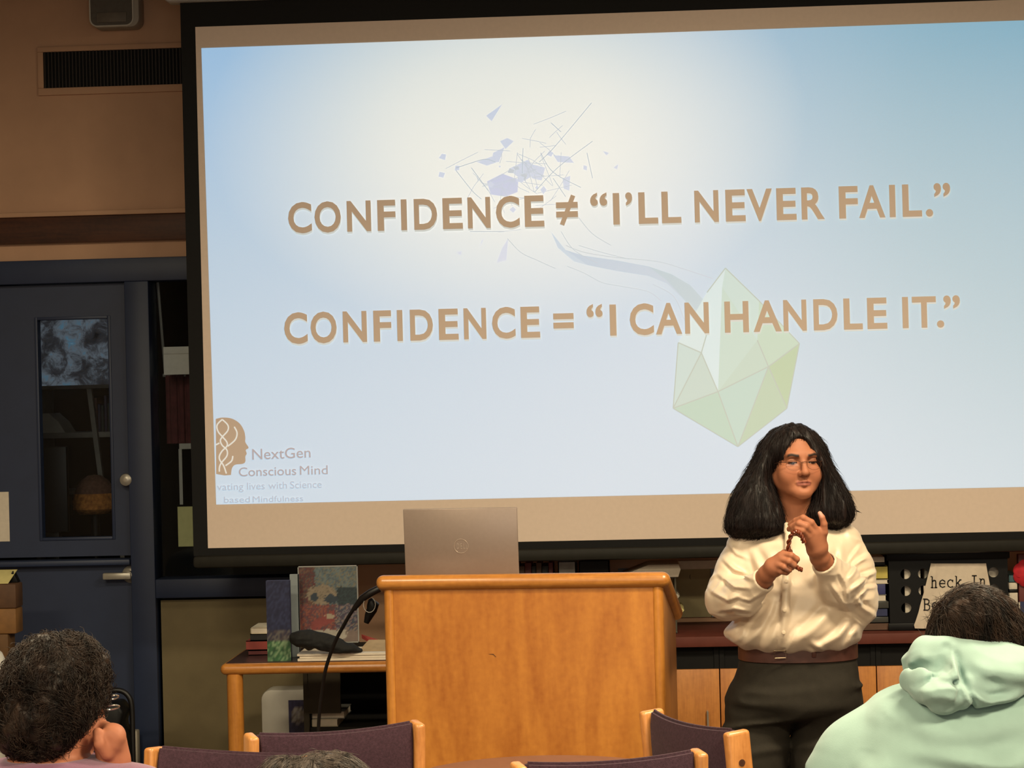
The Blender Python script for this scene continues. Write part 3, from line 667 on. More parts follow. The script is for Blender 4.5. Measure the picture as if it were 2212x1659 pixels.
# logo: a brown head in profile with pale twining strands
head = bez([(466, 905), (480, 902), (500, 904), (517, 914), (527, 930), (530, 945), (530, 955), (537, 967), (531, 972), (533, 980), (530, 986), (530, 997), (524, 1002), (508, 1004), (501, 1012), (499, 1026)], 5) + [(485, 1027), (467, 1024)]
BR1 = (.005, .01, .02); ST = (.30, .40, .42)
art.poly(head, BR1)
for pts in ([(480, 906), (492, 918), (492, 930), (480, 944), (476, 952), (480, 962), (490, 972), (490, 985), (478, 1000), (474, 1010), (474, 1019)], [(480, 906), (469, 918), (471, 932), (481, 944), (490, 955), (490, 964), (480, 974), (474, 985), (475, 994), (483, 1006), (489, 1023)], [(506, 922), (512, 935), (508, 950), (492, 964)], [(503, 985), (500, 996), (487, 1006)], [(466, 961), (474, 957)]):
    art.line(bez(pts, 6), 3.0, ST)
art.build('head_emblem', M['art'], slide)

def text_geo(s, off=0.0, size=1.0):
    cu = bpy.data.curves.new('t', 'FONT'); cu.body = s; cu.size = size; cu.offset = off; cu.resolution_u = 4
    o = bpy.data.objects.new('t', cu); C.objects.link(o); dg = bpy.context.evaluated_depsgraph_get(); me = o.evaluated_get(dg).to_mesh()
    v = np.array([x.co[:2] for x in me.vertices]); f = [tuple(p.vertices) for p in me.polygons]
    o.evaluated_get(dg).to_mesh_clear(); bpy.data.objects.remove(o); bpy.data.curves.remove(cu); return v, f
BOLD = 0.026
def word(s, x0, x1, ybase, ycap, off=BOLD, cap=None):
    """word fitted between x0 and x1; ybase / ycap: functions of px for the baseline and the cap line"""
    v, f = text_geo(s, off); cv, _ = text_geo('H', off); c0, c1 = cv[:, 1].min(), cv[:, 1].max()
    u = x0 + (v[:, 0] - v[:, 0].min()) / np.ptp(v[:, 0]) * (x1 - x0); t = (v[:, 1] - c0) / (c1 - c0)
    out = []
    for a, b in zip(u, t):
        yb, yc = ybase(a), ycap(a); out.append((a - (yb - yc) * b * -.026 * -1, yb + (yc - yb) * b))
    return out, f
def lf(x0, y0, x1, y1): return lambda x: y0 + (y1 - y0) * (x - x0) / (x1 - x0)
def lettering(name, words, col, dz, parent, shift=(0, 0), m=None):
    V, Fc = [], []
    for w in words:
        v, f = word(*w); k = len(V); V += [SP(p[0] + shift[0], p[1] + shift[1], dz) for p in v]; Fc += [tuple(i + k for i in q) for q in f]
    mb = MB(); mb.raw(V, Fc); o = mb.build(name, m or M['art'], parent, world=True, smooth=False); set_cols(o.data, np.tile(np.array(col, F), (len(o.data.vertices), 1))); return o
b1, c1 = lf(625, 504, 2012, 467), lf(625, 438, 1970, 398)
b2, c2 = lf(616, 743, 2030, 707), lf(616, 676, 2010, 640)
def glyphs(text, ext, yb, yc): return [(ch, e[0], e[1], yb, yc) for ch, e in zip(text, ext)]
CE = [(623, 674), (680, 737), (750, 802), (816, 855), (867, 879.5), (895, 945), (957, 1000), (1011, 1060), (1072, 1123), (1134, 1176)]
line1 = glyphs('CONFIDENCE', CE, b1, c1) + [('=', 1202, 1249, b1, c1, .03)] + glyphs('\u201cI\u2019LL', [(1276, 1313), (1325, 1339), (1352, 1367), (1380, 1422), (1430, 1472)], b1, c1) + glyphs('NEVER', [(1501, 1553), (1568, 1611), (1614, 1669), (1678, 1721), (1732, 1782)], b1, c1) + glyphs('FAIL.\u201d', [(1813, 1854), (1856, 1913), (1922, 1935), (1950, 1992), (2000, 2016), (2018, 2054)], b1, c1)
line2 = glyphs('CONFIDENCE', [(x0 - 8.5, x1 - 9) for x0, x1 in CE], b2, c2) + [('=', 1196, 1240, b2, c2, .03)] + glyphs('\u201cI', [(1268, 1303), (1318, 1332)], b2, c2) + glyphs('CAN', [(1361, 1413), (1417, 1474), (1480, 1532)], b2, c2) + glyphs('HANDLE', [(1566, 1618), (1628, 1689), (1693, 1743), (1758, 1810), (1823, 1864), (1874, 1917)], b2, c2) + glyphs('IT.\u201d', [(1950, 1963), (1971, 2023), (2024, 2040), (2039, 2075)], b2, c2)
TXT = (.012, .010, .012)
lettering('headline_halo', line1 + line2, (.20, .33, .38), .0035, slide, (1, 4))
lettering('headline_lettering', line1 + line2, TXT, .0050, slide)
sl = Art(); sl.z = .0052; sl.line([(1214, 486), (1238, 422)], 10, TXT); sl.build('unequal_stroke', M['art'], slide)
bs = lf(545, 993, 671, 988); cs = lf(545, 970, 671, 966)
g3 = (.0, .07, .18); g4 = (.05, .20, .36)
lettering('logo_lettering', [('NextGen', 545, 671, bs, cs, .004), ('Conscious', 516, 640, lf(516, 1029, 708, 1024), lf(516, 1010, 708, 1005), .004), ('Mind', 648, 708, lf(516, 1029, 708, 1024), lf(516, 1010, 708, 1005), 0)], g3, .005, slide)
lettering('logo_motto', [('vating', 469, 526, lf(470, 1059, 695, 1053), lf(470, 1044, 695, 1038), .0), ('lives', 534, 572, lf(470, 1059, 695, 1053), lf(470, 1044, 695, 1038), .0), ('with', 580, 620, lf(470, 1059, 695, 1053), lf(470, 1044, 695, 1038), .0), ('Science', 627, 695, lf(470, 1059, 695, 1053), lf(470, 1044, 695, 1038), .0),
    ('based', 484, 540, lf(483, 1086, 655, 1082), lf(483, 1073, 655, 1070), .0), ('Mindfulness', 546, 655, lf(483, 1086, 655, 1082), lf(483, 1073, 655, 1070), .0)], g4, .005, slide)
# ================================================================== lectern
LA = R(-5.0)
q = P(1118, 900, 6.90); L0 = Vector((q.x, q.y, 0))
lect = thing('lectern', 'honey oak lectern with a sloped top carrying the gray laptop', 'lectern', L0, LA)
zt = P(1118, 1234, 6.90).z
hw, dep = .421, .47; th = .046; slope = -.145 / dep
def ztop(y): return zt + slope * (y + .02)
mb = MB(); mb.box((-hw + .03, .004, .04), (hw - .03, .024, ztop(0) - th + .012)); mb.build('front_panel', M['oak'], lect)
for sx in (-1, 1):
    x0 = sx * hw; x1 = sx * (hw - .022)
    mb = MB(); mb.prism([(x0, .018, .0), (x0, dep, .0), (x0, dep, ztop(dep) - th - .001), (x0, .018, ztop(.018) - th - .001)], (x1 - x0, 0, 0), .002); mb.build('side_panel', M['oakpost'], lect)
    mb = MB(); mb.tube([(sx * (hw - .017), .017, 0), (sx * (hw - .017), .017, ztop(.01) - th + .004)], .0175, 20); mb.build('corner_post', M['oakpost'], lect)
ang = math.atan(slope); T = Matrix.Translation((0, -.02, zt - th)) @ Matrix.Rotation(ang, 4, 'X')
mb = MB(); mb.box((-hw - .022, 0, 0), (hw + .022, (dep + .05) / math.cos(ang), th), .0225, 5, T); mb.build('sloped_top', M['oakx'], lect)
mb = MB(); mb.box((-hw + .03, .03, .5), (hw - .03, dep - .02, .52)); mb.box((-hw + .03, .03, .08), (hw - .03, dep - .02, .1)); mb.build('shelf', M['oak'], lect)
mb = MB(); mb.prism([(-.105, .0036, .895), (-.092, .0036, .893), (-.084, .0036, .886), (-.083, .0036, .8865), (-.091, .0036, .8955)], (0, -.0008, 0)); mb.build('scratch_mark', mat('dark_scratch', (84, 48, 20), .7), lect)

# ---- laptop on the lectern
lp = thing('laptop', 'gray open laptop standing on the lectern with its lid to the room', 'laptop', L0, LA)
lx, ly = (974 - 1118) / 722, .13; hw2 = .1755
Tb = Matrix.Translation((lx, ly, ztop(ly) + .0025)) @ Matrix.Rotation(ang, 4, 'X')
M['silver'] = mat('laptop_lid', (144, 128, 118), .38, .03, 90, metal=.35); M['key'] = mat('laptop_keys', (30, 30, 32), .6)
mb = MB(); mb.box((-hw2, 0, 0), (hw2, .235, .014), .004, 2, Tb); base = mb.build('laptop_base', M['silver'], lp)
mb = MB(); mb.box((-hw2 + .02, .03, .014), (hw2 - .02, .14, .0155), .0005, 1, Tb); mb.build('keyboard', M['key'], base)
zl0 = ztop(ly) + .010; lean = R(-4.0)
Tl = Matrix.Translation((lx, ly - .002, zl0)) @ Matrix.Rotation(-lean, 4, 'X')
mb = MB(); mb.box((-hw2, -.007, 0), (hw2, 0, .222), .003, 2, Tl); lid = mb.build('laptop_lid', M['silver'], lp)
mb = MB(); mb.box((-hw2 + .006, .0002, .012), (hw2 - .006, .001, .216), .0003, 1, Tl); mb.build('display', M['black'], lid)
mem = mat('emblem_metal', (206, 190, 176), .25, .03, 50, metal=.6)
mb = MB(); ring = [Tl @ Vector((.0215 * math.cos(k * .209), -.0072, .106 + .0215 * math.sin(k * .209))) for k in range(30)]; mb.tube(ring, .0011, 6, closed=True)
v, f = text_geo('D E L L', .02); s_ = .034 / np.ptp(v[:, 0]); vv = [Tl @ Vector(((x - v[:, 0].mean()) * s_, -.0075, .106 + (y - v[:, 1].mean()) * s_ * 2.2)) for x, y in v]
mb.raw(vv, f); mb.build('emblem', mem, lid)

# ---- black microphone cable hanging from the lectern to the floor
pts = [P(x, y, d) for x, y, d in ((838, 1262, 7.30), (818, 1272, 7.28), (796, 1284, 7.28), (775, 1301, 7.30), (757, 1326, 7.34), (742, 1352, 7.38), (727, 1380, 7.40), (714, 1412, 7.42), (703, 1448, 7.44), (696, 1490, 7.46), (691, 1530, 7.47), (688, 1580, 7.48), (688, 1700, 7.48))]
pts.append(Vector((pts[-1].x, pts[-1].y, .012))); pts.append(pts[-1] + Vector((.3, .12, 0)))
M['rubber'] = mat('black_rubber', (16, 12, 11), .45, .2, 40)
cb = thing('microphone_cable', 'thin black cable curving down from the left side of the lectern', 'cable', (pts[-2].x, pts[-2].y, 0))
mb = MB(); mb.tube(bez([tuple(p) for p in pts], 6), .0058, 8); mb.build('cord', M['rubber'], cb, world=True)
mb = MB(); mb.tube([P(822, 1270, 7.28), P(800, 1281, 7.28), P(782, 1293, 7.29), P(765, 1315, 7.32)], [.011, .012, .011, .008], 12); mb.build('gooseneck_sleeve', M['rubber'], cb, world=True)
mb = MB(); mb.tube([P(800, 1296, 7.30), P(806, 1306, 7.31), P(803, 1318, 7.31), P(797, 1330, 7.31), P(791, 1346, 7.31)], [.008, .02, .017, .014, .008], 14); mb.build('clip_pad', M['black'], cb, world=True)
mb = MB(); lo_ = [P(798 + 13 * math.cos(t * .42), 1306 + 17 * math.sin(t * .42), 7.285) for t in range(15)]; mb.tube(lo_, .0012, 6, closed=True); mb.build('wire_loop', M['metal'], cb, world=True)

# ================================================================== side table and what lies on it
ZT = .72
fe = PY(475, 1432, 8.14); YT0 = 8.14; ztab = PY(640, 1431, YT0).z; XT0 = PY(474, 1440, YT0).x; XT1 = XT0 + 1.0; YT1 = 8.62
tab = thing('side_table', 'oak-edged side table with dark top tucked behind the lectern', 'table', ((XT0 + XT1) / 2, (YT0 + YT1) / 2, 0))
mb = MB(); mb.box((XT0, YT0, ztab - .042), (XT1, YT1, ztab - .002), .0195, 5); mb.build('edge_band', M['oakx'], tab, world=True)
mb = MB(); mb.box((XT0 + .02, YT0 + .02, ztab - .004), (XT1 - .02, YT1 - .02, ztab), .001, 1); mb.build('tabletop', M['darktop'], tab, world=True)
xb = PY(900, 1500, YT1).x
for (x, y) in ((PY(505, 1520, YT0).x, YT0 + .035), (XT1 - .05, YT0 + .035), (xb, YT1 - .05), (XT1 - .05, YT1 - .05)):
    mb = MB(); mb.tube([(x, y, 0), (x, y, ztab - .04)], .029, 24); mb.build('leg', M['oakpost'], tab, world=True)
def bookthing(name, x0, x1, y, z, h, depth, cover, label, cat='book', group=None, spine=False):
    """a book lying flat with its page edge or spine to the room"""
    t = thing(name, label, cat, ((x0 + x1) / 2, y, z), group=group); w = (x1 - x0) / 2; c_ = min(.0025, h * .2)
    mb = MB(); mb.box((-w, 0, 0), (w, depth, c_)); mb.box((-w, 0, h - c_), (w, depth, h)); (mb.box((-w, 0, 0), (w, c_, h)) if spine else mb.box((-w, 0, 0), (-w + c_, depth, h))); mb.build('cover', cover, t)
    mb = MB(); mb.box((-w + c_, .003, c_), (w - .003, depth - .003, h - c_)); mb.build('pages', M['paper'], t); return t
def cmat(n, c, **k): return mat(n, c, k.get('rough', .55), .15, k.get('scale', 25))
Mc = {n: cmat('cover_' + n, c) for n, c in dict(red=(150, 60, 50), darkred=(98, 34, 34), black=(26, 24, 24), navy=(40, 46, 84), cream=(196, 184, 156), green=(62, 92, 62), teal=(60, 96, 104), brown=(90, 62, 44), gray=(120, 118, 112), blue=(64, 84, 140), yellow=(196, 178, 86)).items()}
bx0, bx1 = PY(536, 1400, 8.40).x, PY(592, 1400, 8.40).x; z_ = ztab
for nm, c, hh, dx, lab in (('book', 'darkred', .018, .004, 'dark red book at the bottom of the small pile on the side table'), ('book', 'red', .034, -.004, 'red book in the middle of the small pile on the side table'), ('book', 'black', .024, .012, 'black book with pale pages second from the pile top'), ('book', 'cream', .024, .014, 'cream book topping the small pile on the side table')):
    bookthing(nm, bx0 + dx, bx1 + dx + .02, 8.38, z_ + .0005, hh, .16, Mc[c], lab, group='pile of books on the side table', spine=(c != 'cream')); z_ += hh + .0005
# tall picture book standing, navy above and leafy green below
def pic(name, size, cols, m, parent, n=(14, 20), origin=(0, 0, 0), xdir=(1, 0, 0), fn=None):
    w, h = size; V, Fc, Cc = [], [], []; o = Vector(origin); xd = Vector(xdir)
    for j in range(n[1] + 1):
        for i in range(n[0] + 1):
            V.append(o + xd * (w * i / n[0]) + Vector((0, 0, h * j / n[1]))); Cc.append(fn(i / n[0], j / n[1]))
    for j in range(n[1]):
        for i in range(n[0]): k = j * (n[0] + 1) + i; Fc.append((k, k + 1, k + n[0] + 2, k + n[0] + 1))
    mb = MB(); mb.raw(V, Fc); ob = mb.build(name, m, parent); set_cols(ob.data, np.array([rgb(c)[:3] for c in Cc], F)); return ob
M['print'] = vcol_mat('printed_cover', .35, noise=.35, nscale=40)
ta = P(583, 1421, 8.3); tb_ = P(634, 1421, 8.3); tw = (tb_ - ta).length; tz = P(600, 1252, 8.3).z
t = thing('picture_book', 'tall navy picture book with leafy green lower edge standing on the side table', 'book', (ta.x, ta.y - .05, ztab + .0005))
ht = tz - ztab
mb = MB(); mb.box((0, 0, 0), (tw, .004, ht)); mb.box((0, .022, 0), (tw, .026, ht)); mb.box((tw - .003, 0, 0), (tw, .026, ht)); mb.build('cover', Mc['navy'], t)
mb = MB(); mb.box((.003, .004, .003), (tw - .003, .022, ht - .003)); mb.build('pages', M['paper'], t)
rp = random.Random(3)
def fb(u, v):
    if v < .24: return rp.choice([(52, 92, 58), (84, 120, 84), (120, 146, 110), (44, 76, 52)])
    if v < .38: return rp.choice([(70, 62, 66), (46, 44, 62), (90, 86, 84)])
    return rp.choice([(34, 38, 66), (42, 48, 78), (28, 32, 58)])
pic('cover_picture', (tw, ht), None, M['print'], t, (12, 30), (0, -.0006, 0), fn=fb)
ga = P(630, 1421, 8.36)
t = thing('picture_book', 'thin pale gray book standing just behind the tall navy one', 'book', (ga.x, ga.y, ztab + .0005))
mb = MB(); mb.box((0, 0, 0), (.032, .003, ht + .012)); mb.box((0, .012, 0), (.032, .015, ht + .012)); mb.box((.029, 0, 0), (.032, .015, ht + .012)); mb.build('cover', mat('pale_gray_cover', (128, 136, 138), .5, .1, 20), t)
mb = MB(); mb.box((.001, .003, .001), (.029, .012, ht + .01)); mb.build('pages', M['paper'], t)
# framed picture on a clear stand
pa, pb = P(647, 1390, 8.42), P(777, 1390, 8.42); pw = pb.x - pa.x; pz0, pz1 = pa.z, P(710, 1222, 8.42).z; ph_ = pz1 - pz0
t = thing('framed_picture', 'colorful animal picture in a clear holder standing on the side table', 'picture', ((pa.x + pb.x) / 2, pa.y, ztab + .0005))
def fp(u, v):
    n1 = rp.random(); u = u + rp.uniform(-.02, .02); v = v + rp.uniform(-.015, .015)
    def inside(cx, cy, rx, ry): return ((u - cx) / rx) ** 2 + ((v - cy) / ry) ** 2 < 1
    if v < .16: return (150, 144, 134) if (u < .8 and v > .03) else (110, 96, 90)
    if inside(.26, .60, .07, .06) or inside(.55, .57, .12, .06): return (46, 56, 66)
    if inside(.38, .63, .26, .13): return (126, 114, 98) if n1 < .8 else (104, 94, 82)
    if inside(.52, .34, .08, .035): return (150, 138, 120)
    if abs(v - .30 - .35 * (u - .45)) < .07 and .2 < u < .6: return (122, 62, 60)
    if v < .5 and u < .62: return rp.choice([(112, 62, 60), (92, 56, 62), (128, 78, 66), (84, 70, 74)])
    if v < .5: return rp.choice([(70, 58, 74), (104, 98, 104), (58, 66, 78), (120, 104, 96)])
    if v < .72 and u > .66: return rp.choice([(36, 46, 52), (44, 58, 62)])
    if u < .28: return rp.choice([(84, 44, 48), (70, 60, 60), (96, 72, 60)])
    return rp.choice([(84, 100, 106), (98, 106, 104), (76, 86, 92), (108, 104, 90)])
off = pa - ORG[t.name]
mb = MB(); mb.box((off.x + .002, 0, off.z + .002), (off.x + pw - .002, .008, off.z + ph_ - .002)); card = mb.build('backing_card', Mc['gray'], t)
pic('print', (pw - .008, ph_ - .008), None, M['print'], card, (44, 60), (off.x + .004, -.0006, off.z + .004), fn=fp)
mcl = mat('clear_acrylic_edge', (150, 150, 146), .25, .05, 30)
mb = MB()
for (x0, z0, x1, z1) in ((off.x, off.z, off.x + .003, off.z + ph_), (off.x + pw - .003, off.z, off.x + pw, off.z + ph_), (off.x, off.z, off.x + pw, off.z + .003), (off.x, off.z + ph_ - .003, off.x + pw, off.z + ph_)): mb.box((x0, -.002, z0), (x1, .01, z1))
mb.build('acrylic_frame', mcl, t)
mb = MB(); mb.box((off.x + .02, -.03, 0), (off.x + pw - .02, .07, .005)); mb.box((off.x + .03, .0, .004), (off.x + .045, .01, off.z + .02)); mb.box((off.x + pw - .045, .0, .004), (off.x + pw - .03, .01, off.z + .02)); mb.build('stand_foot', mcl, t)
# sheaf of papers with a manila sheet, a red card and a black pouch on top
x0, x1 = PY(646, 1420, 8.2).x, PY(850, 1420, 8.2).x; z_ = ztab + .0005
for i, (dx, hh, dy, lab) in enumerate(((0.0, .009, .022, 'lowest white sheaf of papers on the side table'), (.006, .008, .03, 'second white sheaf of papers from the bottom on the side table'), (-.002, .008, .026, 'topmost white sheaf of papers under the black pouch'))):
    mb = MB(); mb.box((x0 + dx, YT0 + dy, z_), (x1 + dx, YT0 + dy + .2, z_ + hh), .001, 1, Matrix.Identity(4))
    tag(mb.build('paper_sheaf', M['paper'], loc=(x0 + dx, YT0 + dy, z_)), lab, 'papers', 'papers on the side table'); z_ += hh + .0004
zpap = z_
a = P(776, 1405, 8.27); mb = MB(); mb.prism([(a.x, YT0 + .08, zpap + .0005), (a.x + .12, YT0 + .07, zpap + .0005), (a.x + .12, YT0 + .2, zpap + .024), (a.x + .02, YT0 + .21, zpap + .024)], (0, 0, .002)); tag(mb.build('manila_folder', mat('manila', (176, 150, 112), .7), loc=(a.x, YT0 + .08, zpap)), 'tan folder on the papers beside the lectern edge', 'folder')
a, b_, c_ = P(775, 1364, 8.44), P(776, 1374, 8.44), P(822, 1392, 8.40); mb = MB(); mb.prism([(a.x, 8.47, ztab + .06), (b_.x, 8.47, ztab + .045), (c_.x, 8.44, ztab + .003), (c_.x + .02, 8.44, ztab + .03)], (0, .002, 0)); tag(mb.build('red_card', cmat('red_card', (158, 62, 56)), loc=(c_.x, 8.44, ztab)), 'red folded card leaning behind the framed picture beside the lectern', 'card')
dd = 8.21
path = [P(x, y, dd) for x, y in ((632, 1376), (646, 1379), (668, 1381), (692, 1385), (716, 1392), (738, 1399), (758, 1402), (778, 1406))]
lift = (zpap + .0005) - min(p.z - r_ for p, r_ in zip(path, (.016, .028, .030, .028, .026, .022, .018, .012)))
def pouch(p):
    d = s_chain(p, path, (.012, .027, .031, .027, .026, .022, .017, .010), .02); d = sm_max(d, (zpap + .0006) - p[:, 2], .006)
    return d + noise3(p, 45) * .008 + noise3(p, (30, 30, 110)) * .004
v, f = surf(pouch, (min(p.x for p in path) - .06, path[0].y - .08, zpap - .01), (max(p.x for p in path) + .06, path[0].y + .08, zpap + .1), .003)
tag(link('black_pouch', np_mesh('black_pouch', v, f), mat('black_pouch_cloth', (17, 16, 15), .8, .2, 80, bump=.4), loc=(path[3].x, path[3].y, zpap)), 'black lumpy soft pouch lying on the papers', 'pouch')

# ---- under and beside the side table
a = rectY(655, 1440, 735, 1541, 8.80); a_bk = a[0]
cab = thing('bookcase', 'dark low bookcase with a part-closed front under the side table', 'bookcase', (a[0] + .4, 9.0, 0))
mdk = mat('dark_olive_board', (62, 54, 38), .7, .12, 14); mdk2 = mat('black_brown_board', (26, 22, 18), .8, .15, 14)
X1 = PY(1000, 1500, 8.9).x; zc1 = ztab - .06
mb = MB(); mb.box((a[0], 8.80, .0), (a[0] + .02, 9.3, zc1)); mb.build('side_panel', mdk, cab, world=True)
mb = MB(); mb.box((a[0] + .02, 8.795, a[2]), (a[1], 8.815, zc1)); mb.build('front_board', mdk, cab, world=True)
mb = MB(); mb.box((a[0] + .02, 9.28, 0), (X1, 9.3, zc1)); mb.build('back_panel', mdk2, cab, world=True)
mb = MB(); mb.box((X1 - .02, 8.8, 0), (X1, 9.28, zc1)); mb.build('side_panel', mdk2, cab, world=True)
zsh = PY(700, 1573, 8.8).z
for z in (zc1 - .02, zsh - .02, .06): mb = MB(); mb.box((a[0] + .02, 8.82, z), (X1 - .02, 9.28, z + .02)); mb.build('shelf', mdk2, cab, world=True)
z_ = zsh + .0005
for (px0, px1, hh, c, lab) in ((664, 730, .03, 'cream', 'lower cream book lying in the dark bookcase under the side table'), (668, 745, .028, 'gray', 'upper gray book lying in the dark bookcase under the side table')):
    x0, x1 = PY(px0, 1550, 8.84).x, PY(px1, 1550, 8.84).x; x0 = max(x0, a[0] + .025); bookthing('book', x0, x1, 8.835, z_, hh, .2, Mc[c], lab, group='books in the dark bookcase'); z_ += hh + .0006
a = list(rectY(574, 1482, 690, 1659, 9.2)); a[1] = a_bk - .006
mb = MB(); yb0 = 9.10; bw = .12
bn = thing('storage_tub', 'white rounded plastic tub with a dark animal picture under the side table', 'tub', ((a[0] + a[1]) / 2, yb0, 0))
zt_ = a[3]; x0, x1 = a[0] - 0, a[1] - 0
def rr(x0, x1, z0, z1, r, y): return rrect(x0, x1, z0, z1, r, y, 5)
mb.prism(rr(x0, x1, .001, zt_, .04, yb0), (0, bw, 0), .01); mb.build('tub_body', M['white'], bn, world=True)
b_ = list(rectY(624, 1512, 688, 1600, yb0)); b_[1] = a_bk - .008
def fr(u, v): return rp.choice([(52, 48, 84), (60, 58, 96), (44, 42, 70)]) if not (((u - .4) / .3) ** 2 + ((v - .62) / .2) ** 2 < 1 or ((u - .85) / .25) ** 2 + ((v - .7) / .2) ** 2 < 1) else rp.choice([(170, 164, 160), (140, 136, 140), (120, 110, 104)])
off = Vector((b_[0], yb0, b_[2])) - ORG[bn.name]
pic('printed_label', (b_[1] - b_[0], b_[3] - b_[2]), None, M['print'], bn, (12, 14), (off.x, -.0012, off.z), fn=fr)
# black wheeled bag with a loop handle by the door, and a white post behind it
k0 = P(262, 1600, 8.7); cart = thing('trolley_bag', 'black trolley bag with a bent tube handle in front of the blue door', 'bag', (k0.x, k0.y, 0))
hp = [P(x, y, 8.7) for x, y in ((232, 1495), (250, 1491), (266, 1494), (278, 1505), (284, 1522), (286, 1560), (288, 1659))]; hp.append(Vector((hp[-1].x, hp[-1].y, .06)))
mb = MB(); mb.tube(bez([tuple(p) for p in hp], 6), .010, 10); mb.tube([hp[0] - Vector((.1, 0, 0)), hp[0]], .010, 10); mb.tube([hp[0] - Vector((.1, 0, 0)), Vector((hp[0].x - .1, hp[0].y, .06))], .01, 10); mb.build('handle', M['rubber'], cart, world=True)
bp = [P(x, y, 8.66) for x, y in ((212, 1530), (222, 1516), (262, 1514), (276, 1535), (268, 1560), (279, 1590), (284, 1659))]
bag = [Vector((bp[0].x, bp[0].y, .05))] + bp + [Vector((bp[-1].x, bp[-1].y, .05))]
mb = MB(); mb.prism([(p.x, 8.5, p.z) for p in bag], (0, .14, 0), .012); mb.build('bag_body', M['black'], cart, world=True)
for s_ in (-.1, .06): mb = MB(); mb.lathe([(0, -.012), (.04, -.012), (.045, 0), (.04, .012), (0, .012)], (k0.x + s_, hp[0].y - .05, .045), (1, 0, 0)); mb.build('wheel', M['rubber'], cart, world=True)
a = rectY(286, 1577, 300, 1700, 9.3); mb = MB(); mb.box((a[0], 9.28, 0.0), (a[1], 9.33, a[3]), .006); tag(mb.build('door_stop_post', M['offwhite'], loc=((a[0] + a[1]) / 2, 9.3, 0)), 'short pale post on the floor at the door frame behind the trolley bag', 'post')
# wooden blocks stacked at the edge of the picture, and a white lidded bin in front of them
wk = [mat('brown_box_%d' % i, c, .7, .2, 20) for i, c in enumerate(((112, 78, 40), (96, 66, 34), (124, 86, 44), (84, 56, 34)))]
z_ = 0.0; dz = [(.16, 30), (.16, 40), (.16, 34), (.16, 44)]
yb = 8.55; tops = [PY(10, 1432, yb).z, PY(10, 1370, yb).z, PY(10, 1315, yb).z, PY(10, 1262, yb).z]
edges = [20, 36, 37, 30]; z_ = .0; x0 = PY(-90, 1400, yb).x
nb = 4; z0 = tops[0]; hh = z0 / nb
lab = ['brown wooden box at the foot of the stack by the door', 'second brown wooden box from the floor in the stack by the door', 'third brown wooden box from the floor in the stack by the door', 'fourth brown wooden box from the floor in the stack by the door']
for i in range(nb): mb = MB(); mb.box((x0, yb, i * hh + .0005), (PY(22 + 6 * (i % 2), 1500, yb).x, yb + .10, (i + 1) * hh), .006); tag(mb.build('wooden_box', wk[i], loc=(x0, yb, i * hh)), lab[i], 'box', 'stack of wooden boxes by the door')
lab = ['brown wooden box behind the curly head, under the wider dark one', 'wide dark wooden box near the stack top by the door', 'topmost brown wooden box of the stack by the door']
zz = tops[0]
for i in range(3):
    z1 = tops[i + 1]; mb = MB(); mb.box((x0, yb, zz + .0005), (PY(edges[i] if i else 18, 1400, yb).x, yb + .10, z1), .006); tag(mb.build('wooden_box', wk[(i + 1) % 4], loc=(x0, yb, zz)), lab[i], 'box', 'stack of wooden boxes by the door'); zz = z1
p1, p2, p3 = PY(0, 1233, yb), PY(25, 1234, yb), PY(14, 1262, yb)
mb = MB(); mb.prism([(x0, yb + .02, zz + .0005), (p3.x, yb + .02, zz + .0005), (p2.x, yb + .08, p2.z), (x0, yb + .08, p2.z)], (0, .004, 0)); tag(mb.build('paper_notice', M['yellowpaper'], loc=(x0, yb + .02, zz)), 'yellowish card leaning on top of the stack of wooden boxes', 'card')
a1, a2 = PY(6, 1262, yb), PY(30, 1262, yb); mb = MB(); mb.prism([(a1.x, yb + .1, zz + .0005), (a2.x, yb + .1, zz + .0005), ((a1.x + a2.x) / 2, yb + .1, zz + .045)], (0, -.04, 0), .003); tag(mb.build('wedge_block', M['black'], loc=(a1.x, yb + .1, zz)), 'small black wedge on top of the stack of wooden boxes', 'block')
pb_ = P(-95, 1500, 7.5); bn = thing('waste_bin', 'white round-lidded bin showing just behind the curly dark head', 'bin', (pb_.x, pb_.y, 0))
zt_ = P(0, 1412, 7.5).z + .05; rb = (P(18, 1470, 7.5) - P(-95, 1470, 7.5)).length
mb = MB(); mb.lathe([(0, 0), (rb * .8, 0), (rb * .93, zt_ - .17), (0, zt_ - .17)], (0, 0, 0), sides=40); mb.build('bin_body', M['white'], bn)
mb = MB(); mb.lathe([(rb * .94, zt_ - .169), (rb, zt_ - .13), (rb * .98, zt_ - .09), (rb * .88, zt_ - .05), (rb * .68, zt_ - .02), (rb * .38, zt_ - .004), (0, zt_)], (0, 0, 0), sides=40); mb.build('bin_lid', M['white'], bn)

